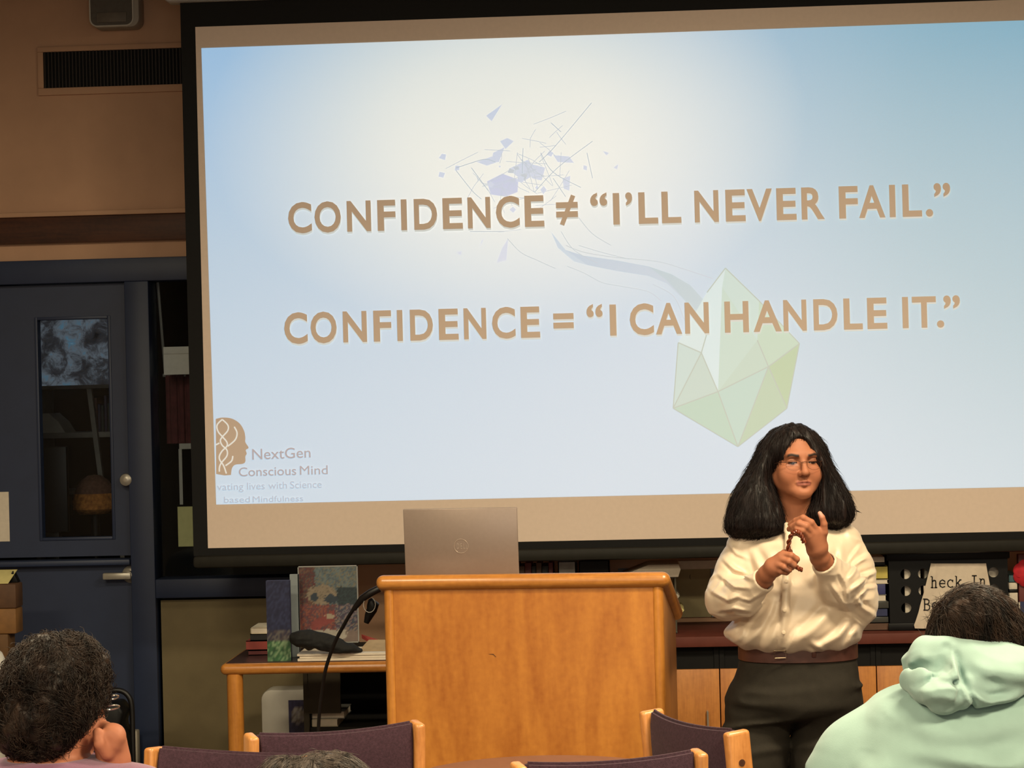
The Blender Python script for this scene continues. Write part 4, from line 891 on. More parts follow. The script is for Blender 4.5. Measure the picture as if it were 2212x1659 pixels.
# ================================================================== counter along the back wall
YC = 8.85; zC = PY(1750, 1371, YC).z; ze = PY(1750, 1394, YC).z; zw = PY(1750, 1444, YC).z
XC0 = PY(1215, 1400, YC).x; XC1 = PY(2560, 1400, YC).x
mb = MB(); mb.box((XC0 - .01, YC, ze), (XC1 + .01, YB - .003, zC), .004); tag(mb.build('worktop', M['maroon'], loc=((XC0 + XC1) / 2, YC, zC)), 'long maroon worktop under the projection screen', 'worktop')
bounds = [PY(x, 1450, YC).x for x in (1215, 1555, 1895, 2230, 2560)]
cl = ['wood-fronted low cabinet mostly hidden behind the lectern', 'wood-fronted low cabinet behind the standing person', 'wood-fronted low cabinet between the standing person and the green hoodie', 'wood-fronted low cabinet behind the head with green hood']
for i in range(4):
    b0, b1_ = bounds[i], bounds[i + 1]; t = thing('cabinet', cl[i], 'cabinet', ((b0 + b1_) / 2, YC + .2, 0), group='low cabinets under the worktop')
    mb = MB(); mb.box((b0 + .001, YC + .05, .08), (b0 + .019, YB - .01, ze - .001)); mb.box((b1_ - .019, YC + .05, .08), (b1_ - .001, YB - .01, ze - .001)); mb.box((b0 + .019, YB - .03, .08), (b1_ - .019, YB - .01, ze - .001)); mb.box((b0 + .019, YC + .05, .08), (b1_ - .019, YB - .03, .1)); mb.box((b0 + .02, YC + .09, 0), (b1_ - .02, YB - .05, .08)); mb.build('cabinet_body', M['blackmatte'], t, world=True)
    mb = MB(); mb.box((b0 + .019, YC + .06, zw - .01), (b1_ - .019, YC + .08, ze - .001)); mb.build('drawer_rail', M['blackmatte'], t, world=True)
    mb = MB(); mb.box((b0 + .002, YC + .03, .09), (b1_ - .002, YC + .05, zw), .0015); dr = mb.build('door', M['cabwood'], t, world=True)
    xm = b0 + .05 if i % 2 else b1_ - .05; mb = MB(); mb.tube([(xm, YC + .03, zw - .16), (xm, YC + .012, zw - .16), (xm, YC + .012, zw - .26), (xm, YC + .03, zw - .26)], .004, 8); mb.build('handle', M['metal'], dr, world=True)
# pinned olive board with pale edging on the wall above the worktop
a = rectY(1430, 1229, 1536, 1340, YB); zz0 = zC + .02
bd = thing('notice_board', 'olive board with pale edging on the wall behind the lectern end', 'board', ((a[0] + a[1]) / 2, YB, zz0))
mol = mat('olive_board', (162, 150, 114), .85, .08, 12)
mb = MB(); mb.box((a[0], YB - .014, zz0), (a[1], YB - .001, a[3])); mb.build('board', mol, bd, world=True)
mb = MB(); mb.box((a[0], YB - .024, a[3]), (a[1] + .03, YB - .001, a[3] + .035), .003); mb.build('top_rail', M['paper'], bd, world=True)
mb = MB(); mb.box((a[1], YB - .024, zz0), (a[1] + .03, YB - .001, a[3]), .003); mb.build('side_rail', mat('blue_gray_rail', (140, 156, 168), .6), bd, world=True)
v, f = text_geo('(', 0); mb = MB(); p = PY(1489, 1249, YB - .015); mb.raw([(p.x + x * .02, YB - .0148, p.z + y * .022) for x, y in v], f); mb.build('pen_mark', M['black'], bd, world=True, smooth=False)

# ---- things on the worktop, from behind the lectern to the far end
zc_ = zC + .0005
def stack(px0, px1, Y, items, depth, group, jit=.006, seed=1):
    r_ = random.Random(seed); z = zc_
    for (nm, c, hh, lab, cat) in items:
        x0, x1 = PY(px0, 1300, Y).x + r_.uniform(-jit, jit), PY(px1, 1300, Y).x + r_.uniform(-jit, jit)
        if nm == 'book': bookthing('book', x0, x1, Y + r_.uniform(0, jit), z, hh, depth, Mc[c] if isinstance(c, str) else c, lab, cat, group, spine=c in ('brown', 'navy', 'yellow', 'teal'))
        else:
            mb = MB(); mb.box((x0, Y + r_.uniform(0, jit), z), (x1, Y + depth, z + hh), .002); tag(mb.build(nm, c, loc=((x0 + x1) / 2, Y, z)), lab, cat, group)
        z += hh + .0005
    return z
hh = (PY(1300, 1212, 9.0).z - zc_)
xs = PY(1112, 1220, 9.0).x
for i in range(7):
    w_ = .018 + .004 * (i % 3); mb = MB(); mb.box((xs, 8.98, zc_), (xs + w_ - .001, 9.14, zc_ + hh - .012 * (i % 2)), .002)
    tag(mb.build('book', Mc[['darkred', 'brown', 'darkred', 'black', 'brown', 'black', 'darkred'][i]], loc=(xs, 8.98, zc_)), ['dark red book standing nearest the laptop on the worktop', 'brown book standing second from the laptop on the worktop', 'dark red book standing third from the laptop on the worktop', 'black book standing fourth from the laptop on the worktop', 'brown book standing fifth from the laptop on the worktop', 'black book standing sixth from the laptop on the worktop', 'dark red book at the end of the row away from the laptop'][i], 'book', 'standing books behind the lectern'); xs += w_
def opentray(name, px0, px1, Y, h, depth, m, label, cat):
    x0, x1 = PY(px0, 1220, Y).x, PY(px1, 1220, Y).x; mb = MB(); w_ = .004
    mb.box((x0, Y, zc_), (x1, Y + depth, zc_ + w_)); mb.box((x0, Y, zc_), (x1, Y + w_, zc_ + h)); mb.box((x0, Y + depth - w_, zc_), (x1, Y + depth, zc_ + h)); mb.box((x0, Y, zc_), (x0 + w_, Y + depth, zc_ + h)); mb.box((x1 - w_, Y, zc_), (x1, Y + depth, zc_ + h))
    return tag(mb.build(name, m, loc=((x0 + x1) / 2, Y, zc_)), label, cat)
opentray('magazine_file', 1205, 1244, 8.98, hh, .2, mat('gray_white_card', (150, 150, 148), .7), 'pale card file standing on the worktop behind the lectern', 'file')
opentray('pencil_tub', 1250, 1316, 9.0, hh, .2, M['black'], 'black tub on the worktop behind the lectern', 'tub')
x0 = PY(1268, 1220, 8.98).x; mb = MB(); mb.tube([(x0 + .0, 9.03, zc_ + hh - .02), (x0 + .015, 9.03, zc_ + hh - .006), (x0 + .05, 9.03, zc_ + hh - .006), (x0 + .068, 9.03, zc_ + hh - .02)], .0035, 8); tag(mb.build('wire_hoop', M['metal'], loc=(x0, 9.03, zc_ + hh - .02)), 'thin shiny wire hoop sticking out of the black tub', 'wire')
# paper trays at the lectern end
a = rectY(1330, 1214, 1474, 1240, 8.98)
ty = 8.97; X0, X1 = PY(1335, 1300, ty).x, PY(1462, 1300, ty).x
lt = thing('letter_tray', 'gray letter tray tower behind the end of the lectern', 'tray', ((X0 + X1) / 2, ty, zc_))
mtr = mat('smoky_tray', (84, 80, 70), .35, .1, 20)
lv = [zc_ + .004, PY(1450, 1322, ty).z - .01, PY(1450, 1290, ty).z - .012, PY(1450, 1245, ty).z - .006]
for z in lv: mb = MB(); mb.box((X0, ty, z), (X1, ty + .26, z + .004)); mb.box((X0, ty + .255, z), (X1, ty + .26, z + .02)); mb.build('tray_level', mtr, lt, world=True)
for (x, y) in ((X0 + .004, ty + .01), (X1 - .004, ty + .01), (X0 + .004, ty + .25), (X1 - .004, ty + .25)): mb = MB(); mb.tube([(x, y, zc_), (x, y, lv[-1])], .004, 8); mb.build('post', mtr, lt, world=True)
for (z, dx, h_, mm, lab) in ((lv[1] + .0045, .028, .02, M['yellowpaper'], 'yellowish papers jutting from the lower letter tray beside the lectern'), (lv[2] + .0045, .012, .02, M['offwhite'], 'pale papers jutting from the middle letter tray behind the lectern'), (lv[3] + .0045, .018, .048, M['paper'], 'thick white paper pile on the topmost letter tray behind the lectern')):
    mb = MB(); mb.prism([(X0 + .02, ty - .012, z), (X1 + dx - .01, ty - .012, z), (X1 + dx, ty - .008, z + h_ * .6), (X1 + dx - .008, ty - .01, z + h_), (X0 + .12, ty - .012, z + h_), (X0 + .02, ty - .012, z + h_ * .2)], (0, .23, 0), .001); tag(mb.build('paper_pile', mm, loc=(X1, ty, z)), lab, 'papers', 'papers in the letter trays')
# pile beside the black crate
mbl = mat('blue_plastic', (60, 62, 110), .5); mgl = mat('smoked_plastic', (70, 70, 66), .25, .1, 20)
tp = PY(1890, 1201, 8.95).z
its = [('book', 'brown', .03, 'brown book at the bottom of the pile beside the black crate', 'book'), ('plastic_case', mgl, .022, 'smoky plastic case second from the bottom beside the black crate', 'case'), ('book', 'navy', .032, 'navy book low in the pile beside the black crate', 'book'), ('plastic_case', mgl, .026, 'smoky plastic case above the navy book beside the black crate', 'case'), ('book', 'gray', .026, 'gray book in the middle of the pile beside the black crate', 'book'), ('plastic_case', mbl, .04, 'blue plastic case in the pile beside the black crate', 'case'), ('book', 'cream', .018, 'thin cream book upper in the pile beside the black crate', 'book'), ('book', 'yellow', .05, 'thick yellowish book near the pile top beside the black crate', 'book'), ('plastic_case', M['black'], .014, 'flat black case just under the pile top beside the black crate', 'case')]
z_ = stack(1836, 1917, 8.94, its, .2, 'pile of cases and books beside the crate', seed=5)
x0, x1 = PY(1838, 1300, 8.94).x, PY(1913, 1300, 8.94).x; mb = MB(); mb.box((x0, 8.94, z_), (x1, 9.12, z_ + .02), .002); tag(mb.build('paper_pile', M['paper'], loc=(x0, 8.94, z_)), 'white papers topping the pile beside the black crate', 'papers')
# black crate with round holes, papers inside and a hand-lettered cloth sign hung over its front
yk = 8.93; s_ = PY(1995, 1275, yk).x - PY(1957, 1275, yk).x; kx0 = PY(1957, 1275, yk).x - s_ * .95; ncol, nrow = 6, 3
kz0 = zc_; zr = PY(1957, 1313, yk).z; rs = (PY(1957, 1240, yk).z - zr) / 2; rad = .0195
kx1 = kx0 + s_ * (ncol + .75); kz1 = PY(1990, 1193, yk).z
cr_ = thing('crate', 'black plastic crate with round holes on the worktop', 'crate', ((kx0 + kx1) / 2, yk, kz0))
def hole_plate(x0, x1, z0, z1, cx, cz, r, y, t_):
    mb = MB(); bm = bmesh.new(); N = 24
    ex = [cx[0] - (cx[1] - cx[0]) / 2] + [(cx[i] + cx[i + 1]) / 2 for i in range(len(cx) - 1)] + [cx[-1] + (cx[1] - cx[0]) / 2]
    ez = [cz[0] - (cz[1] - cz[0]) / 2] + [(cz[i] + cz[i + 1]) / 2 for i in range(len(cz) - 1)] + [cz[-1] + (cz[1] - cz[0]) / 2]
    for j in range(len(cz)):
        for i in range(len(cx)):
            for k in range(N):
                q = []
                for kk in (k, k + 1):
                    a = 2 * math.pi * kk / N + math.pi / 4; ca, sa = math.cos(a), math.sin(a); m_ = max(abs(ca), abs(sa))
                    bx = cx[i] + ca / m_ * (ex[i + 1] - ex[i]) / 2; bz = cz[j] + sa / m_ * (ez[j + 1] - ez[j]) / 2
                    q += [((cx[i] + ca * r, cz[j] + sa * r), (bx, bz))]
                pts = [q[0][0], q[1][0], q[1][1], q[0][1]]
                A_ = [bm.verts.new((p[0], y, p[1])) for p in pts]; B_ = [bm.verts.new((p[0], y + t_, p[1])) for p in pts]
                bm.faces.new(A_); bm.faces.new(B_[::-1]); bm.faces.new((A_[1], A_[0], B_[0], B_[1]))
    bmesh.ops.recalc_face_normals(bm, faces=bm.faces[:]); mb._merge(bm)
    for (a, b, c, d) in ((x0, ex[0], z0, z1), (ex[-1], x1, z0, z1), (ex[0], ex[-1], z0, ez[0]), (ex[0], ex[-1], ez[-1], z1)): mb.box((a, y, c), (b, y + t_, d))
    return mb
cxs = [kx0 + s_ * (.95 + i) for i in range(ncol)]; czs = [zr + rs * i for i in range(nrow)]
hole_plate(kx0, kx1, kz0, kz1, cxs, czs, rad, yk, .006).build('front_panel', M['black'], cr_, world=True)
mb = MB(); mb.box((kx0, yk + .34, kz0), (kx1, yk + .346, kz1)); mb.build('back_panel', M['black'], cr_, world=True)
for x in (kx0, kx1 - .006): mb = MB(); mb.box((x, yk + .006, kz0), (x + .006, yk + .34, kz1)); mb.build('side_panel', M['black'], cr_, world=True)
mb = MB(); mb.box((kx0, yk + .006, kz0), (kx1, yk + .34, kz0 + .006)); mb.build('bottom', M['black'], cr_, world=True)
mb = MB(); mb.box((kx0 - .008, yk - .01, kz0), (kx1 + .008, yk - .0002, kz0 + .03), .004); mb.box((kx0 - .008, yk - .01, kz1 - .03), (kx1 + .008, yk - .0002, kz1 + .002), .004); mb.build('rim', M['black'], cr_, world=True)
lab = ['pale papers standing in the crate behind its first column of holes', 'white papers standing in the middle of the crate', 'gray papers standing at the far end of the crate']
for i, (c0, c1, mm, dz_) in enumerate(((-.02, .9, M['paper'], .262), (1.15, 3.6, M['offwhite'], .25), (4.4, 5.4, M['paper'], .255))):
    mb = MB(); xa = cxs[0] + c0 * s_ ; mb.box((xa, yk + .03 + .01 * i, kz0 + .007), (cxs[0] + c1 * s_, yk + .06 + .1 * (i == 1), kz0 + dz_), .002); tag(mb.build('paper_pile', mm, loc=(xa, yk + .03, kz0 + .007)), lab[i], 'papers', 'papers in the black crate')
# sign
sg = thing('cloth_sign', 'cream cloth sign hand-lettered heck In hanging on the black crate', 'sign', (PY(2060, 1350, yk).x, yk - .02, zc_))
ys = yk - .016
outline = [(2010, 1217), (2130, 1216), (2135, 1245), (2140, 1278), (2146, 1312), (2152, 1356), (2100, 1357), (2030, 1358), (1978, 1357), (1973, 1352), (1984, 1322), (1996, 1282), (2004, 1245)]
rows = [(1217, 2011, 2130), (1230, 2008, 2132), (1245, 2004, 2135), (1262, 2000, 2138), (1282, 1995, 2141), (1302, 1989, 2144), (1322, 1984, 2147), (1340, 1978, 2150), (1350, 1974, 2152), (1357, 1976, 2153)]
V, Fc = [], []
nx = 22
for j, (y, xa, xb_) in enumerate(rows):
    for i in range(nx + 1):
        u = i / nx; px = xa + (xb_ - xa) * u; dy = .010 * math.sin(u * 3.1) + .006 * (j / 9) + .002 * math.sin(u * 9 + j) + (.006 * math.exp(-((u - .09) / .05) ** 2))
        p = PY(px, y, ys); V.append((p.x, ys - dy, p.z))
nf = len(V)
V += [(a, b + .004, c) for a, b, c in V]
for j in range(len(rows) - 1):
    for i in range(nx):
        k = j * (nx + 1) + i; q = (k, k + nx + 1, k + nx + 2, k + 1); Fc.append(q); Fc.append(tuple(x + nf for x in q[::-1]))
e_ = [i for i in range(nx + 1)] + [j * (nx + 1) + nx for j in range(1, len(rows))] + [(len(rows) - 1) * (nx + 1) + i for i in range(nx - 1, -1, -1)] + [j * (nx + 1) for j in range(len(rows) - 2, 0, -1)]
for a, b in zip(e_, e_[1:] + e_[:1]): Fc.append((a, b, b + nf, a + nf))
mb = MB(); mb.raw(V, Fc); bmesh.ops.recalc_face_normals(mb.bm, faces=mb.bm.faces[:]); M['cream'] = mat('cream_cloth', (218, 202, 182), .85, .07, 30, bump=.3, bscale=300); mb.build('sign_cloth', M['cream'], sg, world=True)
mb = MB(); mb.box((PY(1985, 1300, ys).x + .02, ys + .004, zc_ + .12), (PY(2120, 1300, ys).x, yk - .0005, zc_ + .17)); mb.build('hanging_tab', M['cream'], sg, world=True)
# typewriter lettering in strokes: (letter, x px, baseline y px)
GL = {'h': [[(0, 1.45), (.18, 1.45), (.18, 0)], [(.18, .75), (.4, .98), (.62, .92), (.68, .7), (.68, 0)], [(0, 0), (.36, 0)], [(.5, 0), (.86, 0)]],
      'e': [[(.06, .52), (.8, .52), (.76, .82), (.45, 1.0), (.14, .82), (.06, .5), (.16, .16), (.45, 0), (.8, .14)]],
      'c': [[(.76, .98), (.76, .72), (.62, .95), (.42, 1.0), (.14, .82), (.06, .5), (.16, .16), (.45, 0), (.8, .14)]],
      'k': [[(0, 1.45), (.18, 1.45), (.18, 0)], [(.7, .98), (.22, .46)], [(.38, .6), (.74, 0)], [(0, 0), (.34, 0)], [(.58, 0), (.9, 0)], [(.56, .98), (.86, .98)]],
      'I': [[(.42, 1.42), (.42, 0)], [(.1, 1.42), (.74, 1.42)], [(.1, 0), (.74, 0)]],
      'n': [[(0, .98), (.18, .98), (.18, 0)], [(.18, .72), (.4, .98), (.62, .92), (.68, .7), (.68, 0)], [(0, 0), (.36, 0)], [(.5, 0), (.86, 0)]],
      'B': [[(.16, 1.42), (.16, 0)], [(0, 1.42), (.5, 1.42), (.74, 1.26), (.72, .92), (.5, .76), (.16, .76)], [(.5, .76), (.82, .58), (.82, .2), (.58, 0), (0, 0)]],
      'o': [[(.42, 1.0), (.14, .82), (.06, .5), (.16, .16), (.42, 0), (.7, .16), (.8, .5), (.7, .82), (.42, 1.0)]],
      's': [[(.7, .98), (.7, .76), (.6, .95), (.36, 1.0), (.14, .86), (.2, .6), (.62, .42), (.72, .18), (.44, 0), (.16, .12), (.1, .28)]]}
mb = MB()
def sgn_y(px, py):
    j = min(range(len(rows)), key=lambda k: abs(rows[k][0] - py)); y, xa, xb_ = rows[j]; u = (px - xa) / (xb_ - xa)
    return ys - (.010 * math.sin(u * 3.1) + .006 * (j / 9) + .002 * math.sin(u * 9 + j) + .006 * math.exp(-((u - .09) / .05) ** 2)) - .0022
for text, xs_, base in (('heck', (2010, 2028, 2045, 2062), 1268), ('In', (2097, 2115), 1267), ('Books', (1994, 2012, 2030, 2048, 2066), 1316)):
    for ch, x in zip(text, xs_):
        for st in GL[ch]: mb.tube([(lambda p: (p.x, sgn_y(x + a * 16, base - b * 16.5), p.z))(PY(x + a * 16, base - b * 16.5 + (x - 2060) * -.015, ys)) for a, b in st], .0022, 6)
mb.build('lettering', M['black'], sg, world=True)
# items at the far end of the worktop
its = [('paper_pile', M['black'], .05, 'black file box at the bottom beyond the crate', 'box'), ('paper_pile', M['paper'], .02, 'lowest white paper pile just beyond the crate', 'papers'), ('paper_pile', M['black'], .018, 'black folder between white papers beyond the crate', 'folder'), ('paper_pile', M['paper'], .045, 'middle white paper pile beyond the crate', 'papers'), ('paper_pile', M['black'], .012, 'thin black folder beyond the crate', 'folder'), ('paper_pile', M['paper'], .026, 'white papers topped by a dark book beyond the crate', 'papers'), ('book', 'teal', .03, 'teal book topping the pile beyond the crate', 'book')]
its = [('file_box' if i == 0 else 'folder' if l == 'folder' else n, c, h, lb, l) for i, (n, c, h, lb, l) in enumerate(its)]
stack(2181, 2199, 8.95, its, .18, 'pile beyond the crate', .001, 8)
a = rectY(2201, 1196, 2330, 1350, 8.95); mb = MB(); x0 = a[0]; mb.box((x0, 8.95, zc_), (a[1], 8.99, a[3]), .004); tag(mb.build('display_board', cmat('maroon_board', (108, 50, 46)), loc=(x0, 8.95, zc_)), 'maroon board standing at the far end of the worktop', 'board')
pf = PY(2222, 1240, 8.9); fl = thing('cloth_flower', 'red cloth flower pinned to the maroon board', 'flower', (pf.x, 8.94, pf.z))
mrd = mat('red_cloth', (196, 36, 48), .8, .2, 40)
for k in range(7):
    a = k * .9; mb = MB(); mb.lathe([(0, -.012), (.022, -.006), (.028, .003), (.018, .008), (0, .006)], (math.cos(a) * .028, -.008 - .002 * (k % 2), math.sin(a) * .028), (math.cos(a) * .5, -1, math.sin(a) * .5), 16); mb.build('petal', mrd, fl)
mb = MB(); mb.lathe([(0, -.005), (.014, 0), (.012, .008), (0, .012)], (0, -.012, 0), (0, -1, 0), 16); mb.build('flower_center', cmat('deep_red', (130, 22, 34)), fl)
a = rectY(2205, 1300, 2290, 1396, 8.86); t = thing('picture_book', 'navy book with a pale edge standing at the far end of the worktop', 'book', (a[0], 8.862, zc_)); dzz = a[3] - zc_
mb = MB(); mb.box((0, 0, 0), (.15, .003, dzz)); mb.box((0, .02, 0), (.15, .023, dzz)); mb.box((.147, 0, 0), (.15, .023, dzz)); mb.build('cover', Mc['navy'], t)
mb = MB(); mb.box((-.004, .003, .002), (.147, .02, dzz - .002)); mb.build('pages', M['paper'], t)

# ================================================================== round table and plum chairs
ptc = PY(1172, 1632, 6.0); zrt = .725
q = P(1172, 1640, 5.72); RT = .345
rt = thing('round_table', 'small brown round table between the plum chairs', 'table', (q.x, q.y, 0))
mb = MB(); mb.lathe([(0, .70), (RT - .012, .70), (RT, .704), (RT, .722), (RT - .004, .726), (0, .726)], (0, 0, 0), sides=72); mb.build('tabletop', M['tabletop'], rt)
mb = MB(); mb.lathe([(0, .02), (.032, .02), (.032, .699), (0, .699)], (0, 0, 0), sides=24); mb.build('pedestal', M['black'], rt)
mb = MB(); mb.lathe([(0, 0), (.17, 0), (.17, .012), (.05, .025), (0, .025)], (0, 0, 0), sides=40); mb.build('foot', M['black'], rt)

CH = .868
def make_chair(loc, rz, label, lean=R(5)):
    t = thing('library_chair', label, 'chair', loc, rz, 'plum upholstered oak chairs')
    Wd = .225; seat_z = .45
    lm = Matrix.Translation((0, .20, .46)) @ Matrix.Rotation(-lean, 4, 'X') @ Matrix.Translation((0, -.20, -.46))
    for sx in (-1, 1):
        x0, x1 = sx * Wd, sx * (Wd - .027)
        mb = MB(); lo = (min(x0, x1), .168, .40); hi = (max(x0, x1), .232, CH); mb.box(lo, hi, .009, 3, lm); po = mb.build('back_post', M['oakchair'], t)
        c = lm @ Vector((x0 + sx * .0004, .20, CH - .075)); mb = MB(); mb.lathe([(0, -.003), (.0085, -.003), (.0085, .0008), (0, .0008)], c, (sx, 0, 0), 20); mb.build('bolt_plug', M['darkwood'], po)
        mb = MB(); mb.box((min(x0, x1), .165, 0), (max(x0, x1), .235, .44), .008, 2); mb.build('rear_leg', M['oakchair'], t)
        mb = MB(); mb.box((min(x0, x1), -.16, 0), (max(x0, x1), -.10, .44), .008, 2); mb.build('front_leg', M['oakchair'], t)
        mb = MB(); mb.box((min(x0, x1), -.10, .33), (max(x0, x1), .165, .40), .006, 2); mb.build('side_rail', M['oakchair'], t)
    mb = MB(); mb.box((-Wd + .03, -.17, seat_z - .05), (Wd - .03, .16, seat_z + .025), .025, 4); mb.build('seat', M['fabric'], t)
    V, Fc = [], []; nx, nz = 16, 10; z0, z1 = .50, CH + .004; hwid = Wd - .028
    def yy(u, v, s): return .20 + s * (.019 * (1 - .55 * abs(2 * v - 1) ** 6)) + .022 * (1 - (2 * u - 1) ** 2)
    for s in (-1, 1):
        for j in range(nz + 1):
            for i in range(nx + 1):
                u, v = i / nx, j / nz; z = z0 + (z1 - z0) * v - .006 * (1 - (2 * u - 1) ** 2) * v
                V.append(lm @ Vector((-hwid + 2 * hwid * u, yy(u, v, s), z)))
    n1 = (nx + 1) * (nz + 1)
    for j in range(nz):
        for i in range(nx):
            k = j * (nx + 1) + i; Fc.append((k, k + 1, k + nx + 2, k + nx + 1)); Fc.append((n1 + k + 1, n1 + k, n1 + k + nx + 1, n1 + k + nx + 2))
    for i in range(nx): a = nz * (nx + 1) + i; Fc.append((a, a + 1, n1 + a + 1, n1 + a)); Fc.append((i + 1, i, n1 + i, n1 + i + 1))
    for j in range(nz): a = j * (nx + 1); Fc.append((a, a + nx + 1, n1 + a + nx + 1, n1 + a)); b = a + nx; Fc.append((b + nx + 1, b, n1 + b, n1 + b + nx + 1))
    mb = MB(); mb.raw(V, Fc); bmesh.ops.recalc_face_normals(mb.bm, faces=mb.bm.faces[:]); bmesh.ops.bevel(mb.bm, geom=[e for e in mb.bm.edges if len(e.link_faces) == 2 and e.calc_face_angle() > 1.0], offset=.006, segments=2, affect='EDGES'); mb.build('backrest', M['fabric'], t)
    return t
def back_at(px, d, rz, out=.215):
    """chair whose back panel stands at that spot: the back is .215 m behind the chair's origin"""
    p = P(px, 1600, d); v = Vector((-math.sin(rz), math.cos(rz), 0)) * out; return (p.x - v.x, p.y - v.y, 0)
for (px, d, rz, lab) in ((720, 5.70, R(24 + 180), 'plum chair standing between the gray hair and the lectern'), (1512, 5.68, R(-62 + 180), 'plum chair turned side-on beside the standing person'), (490, 5.34, R(-22), 'near plum chair with its back behind the gray hair'), (1310, 5.16, R(180 + 20), 'near plum chair pushed in at the round table')):
    make_chair(back_at(px, d, rz), rz, lab)
# ================================================================== people
def skin_mat(name): return vcol_mat(name, .58, noise=.08, nscale=45, sss=.05, bump=.05, spec=.25)
def hair_mat(name, c0, c1, rough=.42, scale=90):
    nt = NT(name); b = nt.b; tc = nt.n('ShaderNodeTexCoord'); mp = nt.n('ShaderNodeMapping'); mp.inputs['Scale'].default_value = (1, 1, .18); nt.l(tc.outputs['Object'], mp.inputs[0])
    nz = nt.n('ShaderNodeTexNoise', i_Scale=scale, i_Detail=4.0); nt.l(mp.outputs[0], nz.inputs['Vector'])
    nt.l(ramp(nt, nz.outputs['Fac'], [(.35, rgb(c0)), (.68, rgb(c1))]), b.inputs['Base Color']); b.inputs['Roughness'].default_value = rough; b.inputs['Specular IOR Level'].default_value = .22
    return nt.m
def cloth_mat(name, col, bump=.25, sheen=.2, scale=40, var=.05, rough=.85): return mat(name, col, rough, var, scale, bump=bump, sheen=sheen, bscale=520)
def rotm(yaw=0, pitch=0, roll=0):
    return np.array(Matrix.Rotation(yaw, 3, 'Z') @ Matrix.Rotation(pitch, 3, 'X') @ Matrix.Rotation(roll, 3, 'Y'), F)
def headsdf(q, wide=1.0, neck=True, female=True):
    """head in its own frame, face towards -y, eyes at z=0.008; chin -0.11, crown 0.12"""
    E = lambda c, r: s_ell(q, c, r)
    d = E((0, .012, .036), (.075, .092, .084))
    d = sm(d, E((0, -.022, -.028), (.066 * wide, .062, .080)), .03)
    for sx in (-1, 1):
        d = sm(d, s_cap(q, (sx * .056 * wide, -.004, -.045), (sx * .016, -.066, -.092), .020, .016), .028)
        d = sm(d, E((sx * .040 * wide, -.056, -.032), (.027, .024, .030)), .024)
    d = sm(d, E((0, -.070, -.092), (.020, .018, .017)), .02)
    d = sm(d, s_cap(q, (-.040, -.074, .027), (.040, -.074, .027), .013), .022)
    for sx in (-1, 1):
        d = cut(d, s_ell(q, (sx * .034, -.094, .008), (.019, .017, .012)), .014)
        d = sm(d, s_ell(q, (sx * .034, -.068, .007), (.0155, .0145, .0135)), .004)
        up = s_ell(q, (sx * .034, -.0685, .0085), (.0172, .0158, .0142)); d = sm(d, sm_max(up, (.0045 - q[:, 2]), .002), .002)
        d = sm(d, s_cap(q, (sx * .019, -.088, .0245), (sx * .046, -.080, .026), .0045, .003), .006)
    d = sm(d, s_chain(q, [(0, -.079, .022), (0, -.090, .0), (0, -.1005, -.026)], [.007, .0085, .0115], .006), .010)
    d = sm(d, E((0, -.1015, -.030), (.0125, .0115, .0105)), .006)
    for sx in (-1, 1):
        d = sm(d, E((sx * .0135, -.0905, -.033), (.0085, .011, .0085)), .006)
        d = cut(d, E((sx * .0075, -.0985, -.0405), (.0042, .006, .0035)), .003)
    d = cut(d, s_cap(q, (0, -.0945, -.044), (0, -.0925, -.051), .003), .006)
    for sx in (-1, 1):
        d = sm(d, s_cap(q, (sx * .004, -.0895, -.0570), (sx * .0245, -.0785, -.0615), .0058, .0026), .006)
        d = sm(d, s_cap(q, (0, -.0865, -.0690), (sx * .018, -.0800, -.0665), .0072, .004), .006)
        d = cut(d, s_cap(q, (0, -.0965, -.0628), (sx * .0265, -.0830, -.0630), .0020, .0015), .003)
        d = cut(d, s_cap(q, (sx * .022, -.098, -.036), (sx * .033, -.088, -.062), .004), .012)
    d = cut(d, s_ell(q, (0, -.0955, -.081), (.017, .008, .006)), .008)
    for sx in (-1, 1):
        e = s_ell(q, (sx * .079 * (.5 + .5 * wide), .012, -.005), (.010, .020, .032), rotm(sx * .35)); e = cut(e, s_ell(q, (sx * .088, .004, -.002), (.006, .011, .018)), .004); d = sm(d, e, .006)
    if neck: d = sm(d, s_cap(q, (0, .022, -.06), (0, .040, -.20), .056, .060), .03)
    return d
